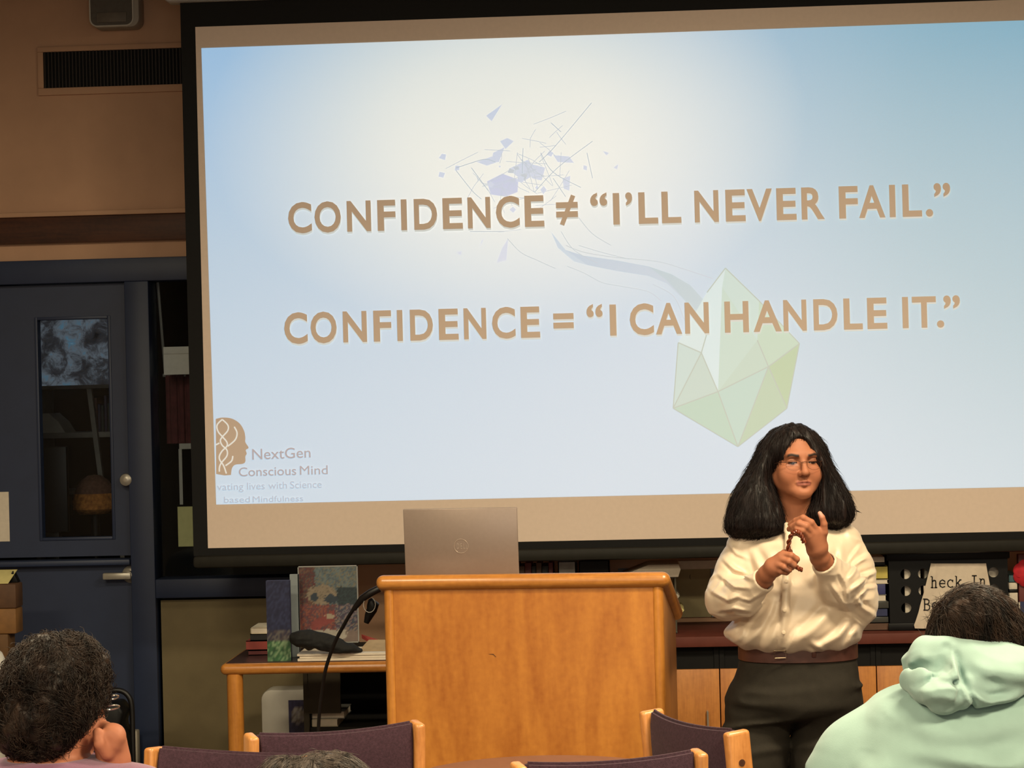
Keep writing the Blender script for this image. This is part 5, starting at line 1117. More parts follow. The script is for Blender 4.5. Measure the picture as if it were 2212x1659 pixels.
def headcols(q, skin, lip=(150, 84, 76), brow=(10, 6, 5), lash=(30, 20, 18), lid=.78, wide=1.0):
    n = len(q); base = np.array(rgb(skin)[:3], F); c = np.tile(base, (n, 1)); X = np.abs(q[:, 0])
    def blend(mask, col):
        nonlocal c; col = np.array(rgb(col)[:3], F) if max(col) > 1.5 else np.array(col, F); c = c * (1 - mask[:, None]) + col * mask[:, None]
    front = np.clip((-q[:, 1] - .045) / .01, 0, 1)
    blush = np.exp(-(((X - .042) / .02) ** 2 + ((q[:, 2] + .03) / .018) ** 2)) * front * .35; blend(blush, (np.array(rgb(skin)[:3]) * (1.02, .82, .78)))
    lm = np.clip((.0255 - X) / .003, 0, 1) * np.exp(-((q[:, 2] + .0635 + .004 * (X / .02) ** 2 * 0) / .0085) ** 4) * np.clip((-q[:, 1] - .076) / .004, 0, 1); blend(lm * .8, lip)
    ml = np.clip((.0268 - X) / .002, 0, 1) * np.exp(-((q[:, 2] + .0628) / .0014) ** 2) * front; blend(ml * .75, (70, 34, 32))
    lidm = np.exp(-(((X - .034) / .017) ** 2 + ((q[:, 2] - .012) / .010) ** 2)) * front; blend(lidm * .8, (np.array(rgb(skin)[:3]) * lid * .7))
    bz = .0255 + .004 * np.exp(-((X - .040) / .012) ** 2) - .002 * np.clip((X - .048) / .01, 0, 1)
    bm_ = np.clip((X - .013) / .004, 0, 1) * np.clip((.056 - X) / .006, 0, 1) * np.exp(-((q[:, 2] - bz) / .0052) ** 4) * front; blend(bm_ * .97, brow)
    er = (X - .034) / .0145; opening = (np.abs(er) < 1) & (front > .5)
    top = .0034 + .0012 * (1 - er ** 2); bot = .0034 - .0048 * (1 - er ** 2)
    eye = opening & (q[:, 2] < top) & (q[:, 2] > bot); c[eye] = np.array(rgb((150, 128, 116))[:3]); iris = eye & (np.abs(X - .035) < .0062); c[iris] = np.array(rgb((36, 24, 20))[:3])
    ll = opening & (np.abs(q[:, 2] - top - .0006) < .0020); c[ll] = np.array(rgb(lash)[:3]); l2 = opening & (np.abs(q[:, 2] - bot) < .0008); c[l2] = c[l2] * .5
    return c
def ridged(p, s, seed=0.0, warp=.6):
    """sharp-crested wrinkles"""
    sv = np.array(s, F) if hasattr(s, '__len__') else np.full(3, s, F)
    w = np.stack([noise3(p + F(k), sv * .5) for k in (3.1, 7.7, 1.3)], 1) * F(warp / sv.min())
    n = noise3(p + w + F(seed), s); return 1 - np.abs(n) * 4
def finger(p, pts, r0, r1):
    n = len(pts); return s_chain(p, pts, [r0 + (r1 - r0) * i / (n - 1) for i in range(n)], .003)

# ------------------------------------------------------------------ the presenter
D0 = 6.70; S0 = D0 / FPX
def Wp(x, y, dy=0.0): return tuple(P(x, y, D0 + dy))
def stn(y, xl, xr, ry, dy=0.0):
    a = P((xl + xr) / 2, y, D0 + dy); return (a.z, a.x, a.y, (xr - xl) / 2 * (D0 + dy) / FPX, ry)
base_p = P(1710, 1600, D0); pres = thing('person', 'standing person in a cream shirt with long dark hair holding a twisted brown cord', 'person', (base_p.x, base_p.y, 0))
HC = Vector(Wp(1717, 1003, -.02)); HR = rotm(R(15), R(-3), R(0)); HS = .88; HWD = 1.10
def to_head(p, c, Rm, s): return ((p - A3(c)) @ Rm) / F(s)
hand_r = dict(palm=[Wp(1664, 1233, -.255), Wp(1688, 1211, -.285)], wrist=[Wp(1648, 1250, -.215), Wp(1664, 1234, -.25)])
def lower_hand(p):
    d = s_chain(p, [Wp(1640, 1258, -.20), Wp(1657, 1240, -.243), Wp(1668, 1227, -.262)], [.027, .024, .024], .01)
    d = sm(d, s_cap(p, Wp(1674, 1222, -.268), Wp(1690, 1205, -.282), .024, .019), .016)
    d = sm(d, s_cap(p, Wp(1676, 1226, -.266), Wp(1686, 1222, -.280), .021, .016), .014)
    fs = [([Wp(1692, 1197, -.288), Wp(1709, 1200, -.304), Wp(1721, 1208, -.298), Wp(1718, 1214, -.282)], .0098, .0080), ([Wp(1688, 1208, -.290), Wp(1704, 1213, -.308), Wp(1715, 1221, -.300), Wp(1711, 1226, -.284)], .0096, .0080),
          ([Wp(1680, 1219, -.288), Wp(1694, 1225, -.304), Wp(1705, 1231, -.296), Wp(1702, 1234, -.280)], .0088, .0074), ([Wp(1675, 1229, -.280), Wp(1687, 1235, -.292), Wp(1699, 1238, -.284)], .0082, .0068)]
    for pts, a, b in fs: d = sm(d, finger(p, pts, a, b), .0045)
    th = finger(p, [Wp(1680, 1207, -.268), Wp(1694, 1195, -.268), Wp(1706, 1192, -.272)], .0115, .0085)
    return sm(d, th, .005)
def upper_hand(p):
    d = s_chain(p, [Wp(1785, 1226, -.19), Wp(1771, 1204, -.235), Wp(1765, 1190, -.25)], [.030, .0265, .025], .01)
    d = sm(d, s_cap(p, Wp(1762, 1182, -.258), Wp(1748, 1156, -.275), .026, .021), .016)
    d = sm(d, s_cap(p, Wp(1770, 1178, -.254), Wp(1763, 1150, -.272), .022, .018), .016)
    fs = [([Wp(1762, 1145, -.280), Wp(1752, 1129, -.290), Wp(1735, 1119, -.292), Wp(1719, 1125, -.272), Wp(1707, 1133, -.255)], .0108, .0078), ([Wp(1753, 1150, -.286), Wp(1741, 1137, -.298), Wp(1726, 1131, -.296), Wp(1712, 1138, -.276), Wp(1705, 1143, -.262)], .0108, .0078),
          ([Wp(1745, 1156, -.286), Wp(1734, 1146, -.298), Wp(1722, 1142, -.294), Wp(1713, 1147, -.274)], .0102, .0078), ([Wp(1739, 1163, -.282), Wp(1730, 1155, -.290), Wp(1721, 1151, -.286), Wp(1716, 1153, -.268)], .0090, .0072)]
    for pts, a, b in fs: d = sm(d, finger(p, pts, a, b), .0042)
    th = finger(p, [Wp(1773, 1172, -.262), Wp(1780, 1150, -.274), Wp(1780, 1132, -.280), Wp(1776, 1118, -.282), Wp(1771, 1109, -.280)], .0125, .0064)
    return sm(d, th, .008)
SHT = [stn(1402, 1612, 1834, .128, -.005), stn(1394, 1598, 1846, .140, -.008), stn(1382, 1576, 1857, .153, -.012), stn(1366, 1564, 1862, .157, -.018), stn(1330, 1590, 1856, .152, -.02), stn(1290, 1594, 1850, .142, -.016), stn(1240, 1594, 1846, .135, -.010), stn(1200, 1590, 1844, .124, -.002), stn(1168, 1598, 1836, .100, .004), stn(1148, 1622, 1814, .078, .008), stn(1128, 1662, 1770, .062, .012), stn(1112, 1676, 1756, .052, .014)]
BOD = [(z, cx, cy, rx * .80, ry * .80) for z, cx, cy, rx, ry in SHT]
AL = [Wp(1612, 1176, .0), Wp(1590, 1238, -.02), Wp(1570, 1292, -.06), Wp(1603, 1291, -.15), Wp(1650, 1253, -.222)]
AR = [Wp(1822, 1172, .0), Wp(1840, 1238, -.02), Wp(1845, 1304, -.06), Wp(1814, 1262, -.15), Wp(1780, 1215, -.218)]
def body(p):
    q = to_head(p, HC, HR, HS); d = headsdf(q, HWD, neck=False) * F(HS)
    d = sm(d, s_cap(p, Wp(1714, 1058, .0), Wp(1714, 1150, .03), .052, .058), .025)
    t = s_loft(p, BOD, .02)
    t = sm(t, s_chain(p, AL, [.045, .042, .036, .032, .024], .01), .03); t = sm(t, s_chain(p, AR, [.045, .042, .038, .033, .026], .01), .03)
    d = sm(d, t, .03); d = sm(d, lower_hand(p), .008); return sm(d, upper_hand(p), .008)
cs_ = [P(x, y, D0) for x, y in ((1560, 905), (1900, 905), (1560, 1400), (1900, 1400))]
lo = (min(c.x for c in cs_) - .02, base_p.y - .36, min(c.z for c in cs_)); hi = (max(c.x for c in cs_) + .02, base_p.y + .17, max(c.z for c in cs_))
v, f = surf(body, lo, hi, .0021)
SK1 = (160, 102, 74)
q = to_head(v.astype(F), HC, HR, HS); cols = headcols(q, SK1, lip=(150, 88, 78))
far = (q[:, 2] < -.13) | (q[:, 1] > .02); cols[far] = np.array(rgb(SK1)[:3])
# pink fingertips / nails of the thumb and the lower fingers
for tip, r_ in ((Wp(1771, 1108, -.287), .011), (Wp(1712, 1223, -.318), .006), (Wp(1701, 1232, -.312), .006)):
    m_ = np.exp(-(((v - np.array(tip)) ** 2).sum(1) / r_ ** 2)); cols = cols * (1 - .55 * m_[:, None]) + np.array(rgb((226, 178, 166))[:3]) * .55 * m_[:, None]
me = np_mesh('body', v, f); set_cols(me, cols); M['skin1'] = skin_mat('skin_tan'); link('body', me, M['skin1'], pres, world=True, ang=180)

def xz_of(pts, Wf=None): return [np.array([q[0], q[2]], F) for q in ((Wf or Wp)(x, y) for x, y in pts)]
def relief(p, pts, w_, am, Wf=None):
    """a fold of cloth: a soft ridge along a line, with a shallow groove on one side"""
    q = p[:, [0, 2]]; P2 = xz_of(pts, Wf); best = None; n_ = len(P2) - 1
    for i in range(n_):
        a, b = P2[i], P2[i + 1]; ab = b - a; L2 = float(ab @ ab); t = ((q - a) @ ab) / L2; tc_ = np.clip(t, 0, 1); e = q - a - tc_[:, None] * ab
        dd = np.sqrt((e * e).sum(1)); sg = np.sign(e[:, 0] * ab[1] - e[:, 1] * ab[0]); u = (i + tc_) / n_
        if best is None: best, sgn, uu = dd, sg, u
        else:
            m_ = dd < best; best = np.where(m_, dd, best); sgn = np.where(m_, sg, sgn); uu = np.where(m_, u, uu)
    prof = np.exp(-(best / w_) ** 2) - .8 * np.exp(-((best * sgn - 1.5 * w_) / (w_ * .8)) ** 2) * np.exp(-(best / (3 * w_)) ** 2)
    return (F(am) * prof * np.clip(np.sin(np.pi * np.clip(uu * .9 + .05, 0, 1)) * 1.3, 0, 1)).astype(F)
def poly2(p, pts):
    """signed distance to an outline in the front view (negative inside)"""
    q = p[:, [0, 2]]; P2 = xz_of(pts); d = np.full(len(q), 9e9, F); ins = np.zeros(len(q), bool); n_ = len(P2)
    for i in range(n_):
        a, b = P2[i], P2[(i + 1) % n_]; ab = b - a; t = np.clip(((q - a) @ ab) / float(ab @ ab), 0, 1); e = q - a - t[:, None] * ab; d = np.minimum(d, np.sqrt((e * e).sum(1)))
        c_ = (a[1] > q[:, 1]) != (b[1] > q[:, 1]); ins ^= c_ & (q[:, 0] < (b[0] - a[0]) * (q[:, 1] - a[1]) / (b[1] - a[1] + 1e-12) + a[0])
    return np.where(ins, -d, d)
def wr(p, k): return ridged(p, k)
def shirt(p):
    t = s_loft(p, SHT, .012)
    z0_, z1_ = SHT[0][0], SHT[3][0]
    # long drapes that fall to the gathered hem
    u = p[:, 0] - A3(Wp(1715, 1300))[0]; hz = np.clip((z1_ + .10 - p[:, 2]) / .16, 0, 1)
    t = t + F(.0045) * np.sin(u * 95 + 3 * noise3(p, 9)) * hz * hz
    t = t + F(.006) * noise3(p, (11, 11, 5)) + F(.0035) * (1 - np.clip(wr(p, (12, 12, 7)), 0, 1))
    fr = np.clip((F(base_p.y + .02) - p[:, 1]) / .06, 0, 1)
    for pts, w_, am in (([(1704, 1262), (1680, 1330), (1646, 1396)], .016, .011), ([(1792, 1300), (1750, 1340), (1702, 1380)], .017, .012), ([(1836, 1322), (1800, 1360), (1748, 1394)], .013, .010), ([(1668, 1292), (1640, 1340), (1604, 1384)], .013, .010), ([(1640, 1166), (1662, 1200), (1690, 1260)], .014, .006), ([(1790, 1160), (1772, 1200), (1752, 1250)], .014, .006), ([(1690, 1290), (1686, 1340), (1676, 1392)], .009, .007), ([(1740, 1372), (1760, 1384), (1772, 1396)], .009, .007), ([(1608, 1340), (1600, 1362), (1586, 1378)], .010, .008), ([(1848, 1340), (1830, 1362), (1822, 1388)], .010, .008),
        ([(1716, 1340), (1700, 1372), (1692, 1398)], .007, .005), ([(1620, 1180), (1640, 1230), (1650, 1262)], .011, .006), ([(1812, 1180), (1806, 1220), (1790, 1262)], .011, .006)): t = t - relief(p, pts, w_, am) * fr
    pl = s_chain(p, [Wp(1704, 1136, -.075), Wp(1702, 1200, -.128), Wp(1699, 1260, -.149), Wp(1696, 1320, -.172), Wp(1693, 1392, -.150)], [.011] * 5, .01); t = sm(t, pl, .006)
    def sleeve(pts, rads, seed):
        a = s_chain(p, pts, rads, .035)
        rr_ = ridged(p + F(seed), (16, 16, 22)); a = a - F(.0045) * np.clip(rr_, 0, 1) + F(.002)
        w, c = A3(pts[-2]), A3(pts[-1]); dr = (c - w) / np.linalg.norm(c - w); h_ = (p - c) @ dr
        a = sm(a, sm_max(s_cap(p, c - dr * F(.030), c + dr * F(.03), rads[-1] + .003), np.maximum(h_ - .002, -.045 - h_), .003), .004)
        a = sm_max(a, np.where(np.sqrt(((p - c) ** 2).sum(1)) < .09, h_ - .002, -1).astype(F), .003)
        return cut(a, s_cap(p, c - dr * F(.022), c + dr * F(.05), rads[-1] - .004), .003)
    L = sleeve(AL, [.055, .056, .056, .046, .032], .3); Rr = sleeve(AR, [.056, .061, .062, .055, .034], 1.7)
    for pts, w_, am in (([(1562, 1204), (1584, 1224), (1616, 1236)], .007, .007), ([(1552, 1236), (1580, 1254), (1610, 1256)], .007, .008), ([(1572, 1170), (1590, 1192), (1616, 1202)], .007, .006), ([(1536, 1270), (1566, 1284), (1590, 1272)], .007, .008), ([(1545, 1312), (1580, 1300), (1618, 1306)], .007, .007), ([(1586, 1276), (1612, 1282), (1640, 1262)], .006, .006), ([(1612, 1322), (1640, 1296), (1662, 1272)], .006, .006)): L = L - relief(p, pts, w_, am)
    for pts, w_, am in (([(1892, 1230), (1856, 1240), (1820, 1262)], .007, .009), ([(1872, 1196), (1842, 1212), (1816, 1240)], .007, .008), ([(1892, 1262), (1862, 1262), (1836, 1282)], .006, .007), ([(1800, 1222), (1814, 1250), (1818, 1290)], .007, .007), ([(1878, 1320), (1850, 1300), (1838, 1276)], .008, .009), ([(1780, 1244), (1800, 1276), (1832, 1318)], .007, .007), ([(1856, 1176), (1836, 1196), (1824, 1214)], .006, .006), ([(1860, 1346), (1836, 1326), (1812, 1310)], .007, .007)): Rr = Rr - relief(p, pts, w_, am)
    d = sm(t, L, .022); d = sm(d, Rr, .022)
    # open collar
    d = cut(d, s_ell(p, Wp(1712, 1090, -.055), (.040, .075, .062)), .008); d = cut(d, s_cap(p, Wp(1712, 1060, .01), Wp(1712, 1120, .012), .058), .008)
    for poly in ([(1676, 1096), (1690, 1104), (1704, 1132), (1692, 1148), (1670, 1128)], [(1762, 1092), (1746, 1100), (1709, 1132), (1724, 1144), (1758, 1124)]):
        d = d - F(.0038) * np.clip(.5 - poly2(p, poly) / .003, 0, 1) * fr
    return d
v, f = surf(shirt, (lo[0] - .03, lo[1] - .02, lo[2]), (hi[0] + .03, hi[1] + .03, P(1700, 1075, D0).z), .0034)
v = smooth_mesh(v, f, 1, .4)
M['shirt'] = mat('cream_satin_shirt', (208, 188, 164), .42, .03, 20, bump=.12, bscale=600, sheen=.3)
link('shirt', np_mesh('shirt', v, f), M['shirt'], pres, world=True, ang=180)
for x, y, dy in ((1699, 1255, -.163), (1695, 1318, -.186), (1693, 1366, -.180)):
    mb = MB(); mb.lathe([(0, -.002), (.005, -.002), (.0055, .001), (.003, .002), (0, .0012)], Wp(x, y, dy), (0, -1, .1), 14); mb.build('button', mat('shirt_button', (216, 196, 168), .3), pres, world=True)

HIP = [stn(1548, 1576, 1856, .138, .0), stn(1510, 1579, 1858, .148, .002), stn(1460, 1590, 1854, .142, .002), stn(1420, 1598, 1849, .134, .0), stn(1384, 1605, 1843, .128, .0)]
aL = P(1640, 1600, D0); aR = P(1768, 1600, D0)
LEGS = [([Wp(1641, 1548), Wp(1625, 1640, -.01), (aL.x - .01, aL.y - .01, .46), (aL.x - .0, aL.y + .03, .07)], [.098, .088, .080, .064]), ([Wp(1783, 1548), Wp(1781, 1640, .0), (aR.x + .01, aR.y + .0, .46), (aR.x + .01, aR.y + .04, .07)], [.099, .093, .082, .064])]
def trousers(p):
    d = s_loft(p, HIP, .06)
    lg = [s_chain(p, pts, rr_, .04) for pts, rr_ in LEGS]
    d = sm(d, sm(lg[0], lg[1], .006), .035)
    d = d - F(.008) * np.clip(ridged(p, (6, 6, 15)), 0, 1) * np.clip((P(1700, 1440, D0).z - p[:, 2]) / .05, 0, 1)
    for a, b, r_ in ((Wp(1572, 1532, -.06), Wp(1640, 1540, -.135), .006), (Wp(1662, 1575, -.15), Wp(1600, 1605, -.10), .006), (Wp(1745, 1580, -.155), Wp(1820, 1545, -.13), .007), (Wp(1730, 1600, -.15), Wp(1712, 1560, -.155), .007), (Wp(1650, 1480, -.15), Wp(1760, 1478, -.155), .005)): d = cut(d, s_cap(p, a, b, r_, r_ * .6), .016)
    return sm_max(d, .03 - p[:, 2], .004)
v, f = surf(trousers, (lo[0], base_p.y - .22, 0.0), (hi[0], base_p.y + .22, HIP[-1][0] + .02), .005)
v = smooth_mesh(v, f, 1, .4)
link('trousers', np_mesh('trousers', v, f), mat('charcoal_trousers', (42, 38, 32), .9, .1, 40, bump=.3, spec=.2, bscale=520), pres, world=True, ang=180)
def ellring(zc_, cx, cy, rx, ry, k, hgt, th_, name, m, parent):
    V, Fc = [], []; N = 64
    for i in range(N):
        a = 2 * math.pi * i / N; n_ = 2 / 2.4; ca, sa = math.cos(a), math.sin(a)
        x, y = math.copysign(abs(ca) ** n_, ca), math.copysign(abs(sa) ** n_, sa)
        for (o, z) in ((0, 0), (th_, .002), (th_, hgt - .002), (0, hgt)): V.append((cx + x * (rx + o), cy + y * (ry + o), zc_ + z))
    for i in range(N):
        j = (i + 1) % N
        for k_ in range(4): Fc.append((i * 4 + k_, j * 4 + k_, j * 4 + (k_ + 1) % 4, i * 4 + (k_ + 1) % 4))
    mb = MB(); mb.raw(V, Fc); bmesh.ops.recalc_face_normals(mb.bm, faces=mb.bm.faces[:]); return mb.build(name, m, parent, world=True)
h0 = stn(1421, 1598, 1849, .1345); h1 = stn(1389, 1604, 1844, .128)
belt = ellring(h0[0], h0[1], h0[2], h0[3] + .0005, h0[4] + .001, 0, h1[0] - h0[0], .0035, 'belt', mat('brown_belt_leather', (72, 42, 36), .45, .15, 40), pres)
bk = [Wp(x, y, -.1455) for x, y in ((1672, 1406), (1697, 1405), (1698, 1421), (1673, 1422))]; mb = MB(); mb.tube(bk, .0022, 8, closed=True); mb.build('buckle', mat('belt_buckle', (170, 150, 126), .3, .05, 30, metal=1.0), belt, world=True)
mb = MB(); b0 = Wp(1758, 1405, -.137); mb.box((b0[0] - .006, b0[1] - .006, b0[2] - .02), (b0[0] + .006, b0[1] + .004, b0[2] + .02), .002); mb.build('belt_keeper', mat('brown_belt_keeper', (70, 36, 28), .45), belt, world=True)
for (pts, rr_) in LEGS:
    a = Vector(pts[-1]); 
    def shoe(p, a=a): return sm_max(sm(s_ell(p, (a.x, a.y - .07, .035), (.045, .13, .04)), s_cap(p, (a.x, a.y + .01, .05), (a.x, a.y + .01, .10), .042, .036), .03), .002 - p[:, 2], .004)
    v, f = surf(shoe, (a.x - .07, a.y - .24, -.01), (a.x + .07, a.y + .1, .16), .006); link('shoe', np_mesh('shoe', v, f), M['black'], pres, world=True, ang=180)

# hair: two wide falls, parted a little off centre
LOB_L = [stn(1160, 1590, 1668, .030, -.035), stn(1148, 1574, 1690, .060, -.035), stn(1125, 1570, 1693, .074, -.03), stn(1100, 1575, 1688, .078, -.02), stn(1064, 1588, 1674, .078, -.008), stn(1040, 1603, 1668, .074, .0), stn(1000, 1629, 1672, .070, .004), stn(960, 1649, 1690, .060, .006), stn(940, 1668, 1700, .05, .01)]
LOB_R = [stn(1138, 1768, 1822, .030, -.02), stn(1126, 1752, 1836, .055, -.02), stn(1105, 1744, 1842, .068, -.016), stn(1084, 1754, 1838, .072, -.01), stn(1043, 1764, 1813, .072, .0), stn(1000, 1763, 1784, .068, .006), stn(960, 1738, 1772, .058, .01), stn(940, 1720, 1758, .05, .012)]
LOB_B = [stn(1130, 1630, 1800, .04, .075), stn(1080, 1630, 1800, .05, .075), stn(1020, 1640, 1790, .055, .07), stn(970, 1660, 1770, .05, .06)]
def hair1_core(p):
    q = to_head(p, HC, HR, HS)
    cap = s_ell(q, (-.002, .016, .040), (.0835, .100, .0935)) * F(HS)
    cap = cut(cap, s_ell(q, (-.002, -.100, -.024), (.066, .088, .121)) * F(HS), .008)
    part = s_chain(q, [(-.019, -.085, .085), (-.016, -.04, .126), (-.012, .02, .142)], [.004, .004, .003]) * F(HS); cap = cut(cap, part, .012)
    d = sm(sm(s_loft(p, LOB_L, .02), s_loft(p, LOB_R, .02), .01), s_loft(p, LOB_B, .02), .05)
    face = s_ell(q, (.003, -.080, -.040), (.0615, .085, .110)) * F(HS)
    d = cut(d, face, .012); d = cut(d, s_cap(p, Wp(1713, 1075, -.06), Wp(1712, 1150, -.08), .036, .026), .015)
    return sm(cap, d, .03)
def hair1(p):
    d = hair1_core(p); return d + F(.007) * noise3(p, (70, 70, 9)) + F(.004) * noise3(p, (170, 170, 16)) + F(.008) * noise3(p, (18, 18, 8))
hlo = (P(1545, 1000, D0).x, base_p.y - .17, P(1700, 1170, D0).z); hhi = (P(1870, 1000, D0).x, base_p.y + .18, P(1700, 905, D0).z)
v, f = surf(hair1, hlo, hhi, .0030)
rng = np.random.default_rng(11)
sd = v[rng.choice(len(v), 4200)]
fall = lambda p: np.stack([np.clip((p[:, 0] - HC.x) * 1.2, -.25, .25), np.full(len(p), -.02), np.full(len(p), -1.0)], 1).astype(F)
s1 = strands(hair1_core, sd, fall, .10, 8, .0005, .0025, rng, curl=.0022, curlf=70, stray=.17, lift=.012)
low_ = v[(v[:, 2] < P(1700, 1100, D0).z)]; sd = low_[rng.choice(len(low_), 1500)]
s2 = strands(hair1_core, sd, fall, .05, 7, .00045, .003, rng, curl=.003, curlf=110, stray=.38, lift=.014)
wisp = np.array([Wp(1836, 1090, -.02), Wp(1838, 1096, -.02), Wp(1834, 1100, -.01)], F)
s3 = strands(lambda p: p[:, 1] - F(base_p.y - .02), wisp, lambda p: np.tile(np.array([[.9, 0, -.35]], F), (len(p), 1)), .03, 6, .0012, 0, rng, stray=.08)
v2, f2 = join_np((v, f), s1, s2, s3)
M['hair1'] = hair_mat('black_brown_hair', (16, 11, 11), (34, 24, 22), .46)
link('hair', np_mesh('hair', v2, f2), M['hair1'], pres, world=True, ang=180)

# thin glasses

def hp(x, y, z): return tuple(HC + Vector(Matrix(HR.tolist()) @ Vector((x * HS, y * HS, z * HS))))
M['rim'] = mat('bronze_rim', (96, 66, 52), .35, .1, 60, metal=.6)
mb = MB()
for sx in (-1, 1):
    o_ = [hp(sx * .034 + .0255 * math.cos(t), -.0985 + .012 * ((.0255 * math.cos(t) + sx * .034) / .06) ** 2, -.004 + .0165 * math.sin(t)) for t in np.linspace(0, 2 * math.pi, 30)[:-1]]
    mb.tube(o_, .00042, 6, closed=True)
    mb.tube([hp(sx * .058, -.090, .006), hp(sx * .070, -.082, .007), hp(sx * .080, -.03, .004), hp(sx * .082, .01, .004)], .0012, 6)
mb.tube([hp(-.0105, -.0985, .004), hp(0, -.104, .007), hp(.0105, -.0985, .004)], .0009, 6)
gf = mb.build('glasses', M['rim'], pres, world=True)
mb = MB()
for sx in (-1, 1):
    o_ = [hp(sx * .034 + .0250 * math.cos(t), -.0985 + .012 * ((.025 * math.cos(t) + sx * .034) / .06) ** 2, -.004 + .0160 * math.sin(t)) for t in np.linspace(0, 2 * math.pi, 30)[:-1]]
    c_ = np.mean(o_, 0); k = len(o_); mb.raw(o_ + [tuple(c_)], [(i, (i + 1) % k, k) for i in range(k)])
mb.build('lens', glass('spectacle_lens', (.98, .975, .97, 1), refl=.02), gf, world=True)
mb = MB(); mb.lathe([(0, -.002), (.0022, 0), (0, .002)], hp(-.082, -.006, -.044), (0, -1, 0), 12); mb.build('earring', mat('earring', (220, 210, 190), .2, .02, 20, metal=1.0), pres, world=True)

# the cord in the hands
cp = bez([Wp(x, y, dy) for x, y, dy in ((1732, 1231, -.296), (1725, 1228, -.298), (1717, 1221, -.290), (1709, 1207, -.284), (1703.5, 1189, -.282), (1704, 1171, -.290), (1710, 1155, -.298), (1717, 1149, -.304), (1724, 1149, -.306), (1730, 1156, -.305), (1734, 1165, -.300), (1737, 1172, -.294))], 8)
M['cord'] = mat('twisted_brown_cord', (112, 52, 30), .28, .3, 120)
co = thing('twisted_cord', 'shiny brown twisted cord bent between the hands of the standing person', 'cord', cp[30])
for k in range(2):
    pts = []
    for i, p in enumerate(cp):
        t = Vector(cp[min(i + 1, len(cp) - 1)]) - Vector(cp[max(i - 1, 0)]); t.normalize(); n_ = t.cross(Vector((0, 1, 0))).normalized(); b_ = t.cross(n_); a = i * .55 + k * math.pi
        pts.append(Vector(p) + n_ * math.cos(a) * .0033 + b_ * math.sin(a) * .0033)
    mb = MB(); mb.tube(pts, .0037, 8); mb.build('strand', M['cord'], co, world=True)

# ------------------------------------------------------------------ seated audience
def sitter(label, d, px, HCpx, yaw, pitch, roll, hs, wide, skin, torso, torso_m, arms, extra_body=None, box=None, tk=.04, shirt_fn=None, shirt_name='shirt', hb=.0035, seat_y=.10, legm=None):
    def Q(x, y, dy=0.0): return tuple(P(x, y, d + dy))
    b0 = P(px, 1700, d); root = thing('person', label, 'person', (b0.x, b0.y, 0))
    hc = Vector(Q(*HCpx)); Rm = rotm(yaw, pitch, roll); s_ = d / FPX
    st = [(P(px, y, d + dy).z, P((xl + xr) / 2, y, d + dy).x, b0.y + dy, (xr - xl) / 2 * s_, ry) for (y, xl, xr, ry, dy) in torso]
    zb = .50; last = min(st, key=lambda q: q[0]); st += [(zb, last[1], b0.y + seat_y * .3, max(.17, last[3] * .72), .15)]
    neck = (hc.x, hc.y, hc.z - .05), (st[0][1], st[0][2], st[0][0] - .02)
    inner = [(z, cx, cy, rx * .82, ry * .82) for z, cx, cy, rx, ry in st]
    def body(p):
        q = to_head(p, hc, Rm, hs); d_ = headsdf(q, wide, neck=False) * F(hs)
        d_ = sm(d_, s_cap(p, neck[0], neck[1], .052, .058), .03); d_ = sm(d_, s_loft(p, inner, .02), .03)
        if extra_body is not None: d_ = sm(d_, extra_body(p, Q), .01)
        return d_
    X = [s[1] - s[3] for s in st] + [s[1] + s[3] for s in st]
    lo = (min(X) - .1, b0.y - .36, .45); hi = (max(X) + .1, b0.y + .36, hc.z + .16)
    v, f = surf(body, lo, hi, hb); me = np_mesh('body', v, f); set_cols(me, headcols(to_head(v.astype(F), hc, Rm, hs), skin)); 
    link('body', me, M['skin_' + str(skin)], root, world=True, ang=180)
    def garment(p):
        d_ = s_loft(p, st, .03)
        for (pts, rads) in arms: d_ = sm(d_, s_chain(p, [Q(*a) if len(a) == 3 and a[1] > 10 else a for a in pts], rads, .03), .05)
        d_ = d_ - F(.006) * np.clip(ridged(p, (6, 6, 11)), 0, 1) + F(.006) * noise3(p, 6)
        d_ = cut(d_, s_cap(p, neck[0], neck[1], .060, .066), .01)
        return d_ if shirt_fn is None else shirt_fn(p, d_, Q)
    v, f = surf(garment, (lo[0] - .06, lo[1] - .05, .45), (hi[0] + .06, hi[1] + .2, hc.z + .02), .005); v = smooth_mesh(v, f, 1, .4)
    link(shirt_name, np_mesh(shirt_name, v, f), torso_m, root, world=True, ang=180)
    cx, cy = st[-1][1], st[-1][2]
    def legs(p):
        d_ = None
        for sx in (-1, 1):
            e = s_chain(p, [(cx + sx * .09, cy + .02, .545), (cx + sx * .12, cy + .42, .53), (cx + sx * .13, cy + .45, .07)], [.095, .072, .055], .03); d_ = e if d_ is None else sm(d_, e, .01)
        return d_
    v, f = surf(legs, (cx - .3, cy - .12, .0), (cx + .3, cy + .6, .68), .009); link('trousers', np_mesh('trousers', v, f), legm or M['navytr'], root, world=True, ang=180)
    for sx in (-1, 1):
        def shoe(p): return sm_max(s_ell(p, (cx + sx * .13, cy + .52, .035), (.048, .14, .045)), .002 - p[:, 2], .004)
        v, f = surf(shoe, (cx + sx * .13 - .08, cy + .34, -.01), (cx + sx * .13 + .08, cy + .70, .12), .008); link('shoe', np_mesh('shoe', v, f), M['black'], root, world=True, ang=180)
    return root, Q, hc, Rm
M['navytr'] = cloth_mat('dark_blue_denim', (44, 50, 72)); SKP = (176, 112, 84); SKH = (196, 140, 110); SKG = (200, 150, 124)
for s_ in (SKP, SKH, SKG): M['skin_' + str(s_)] = skin_mat('skin_%d' % s_[1])

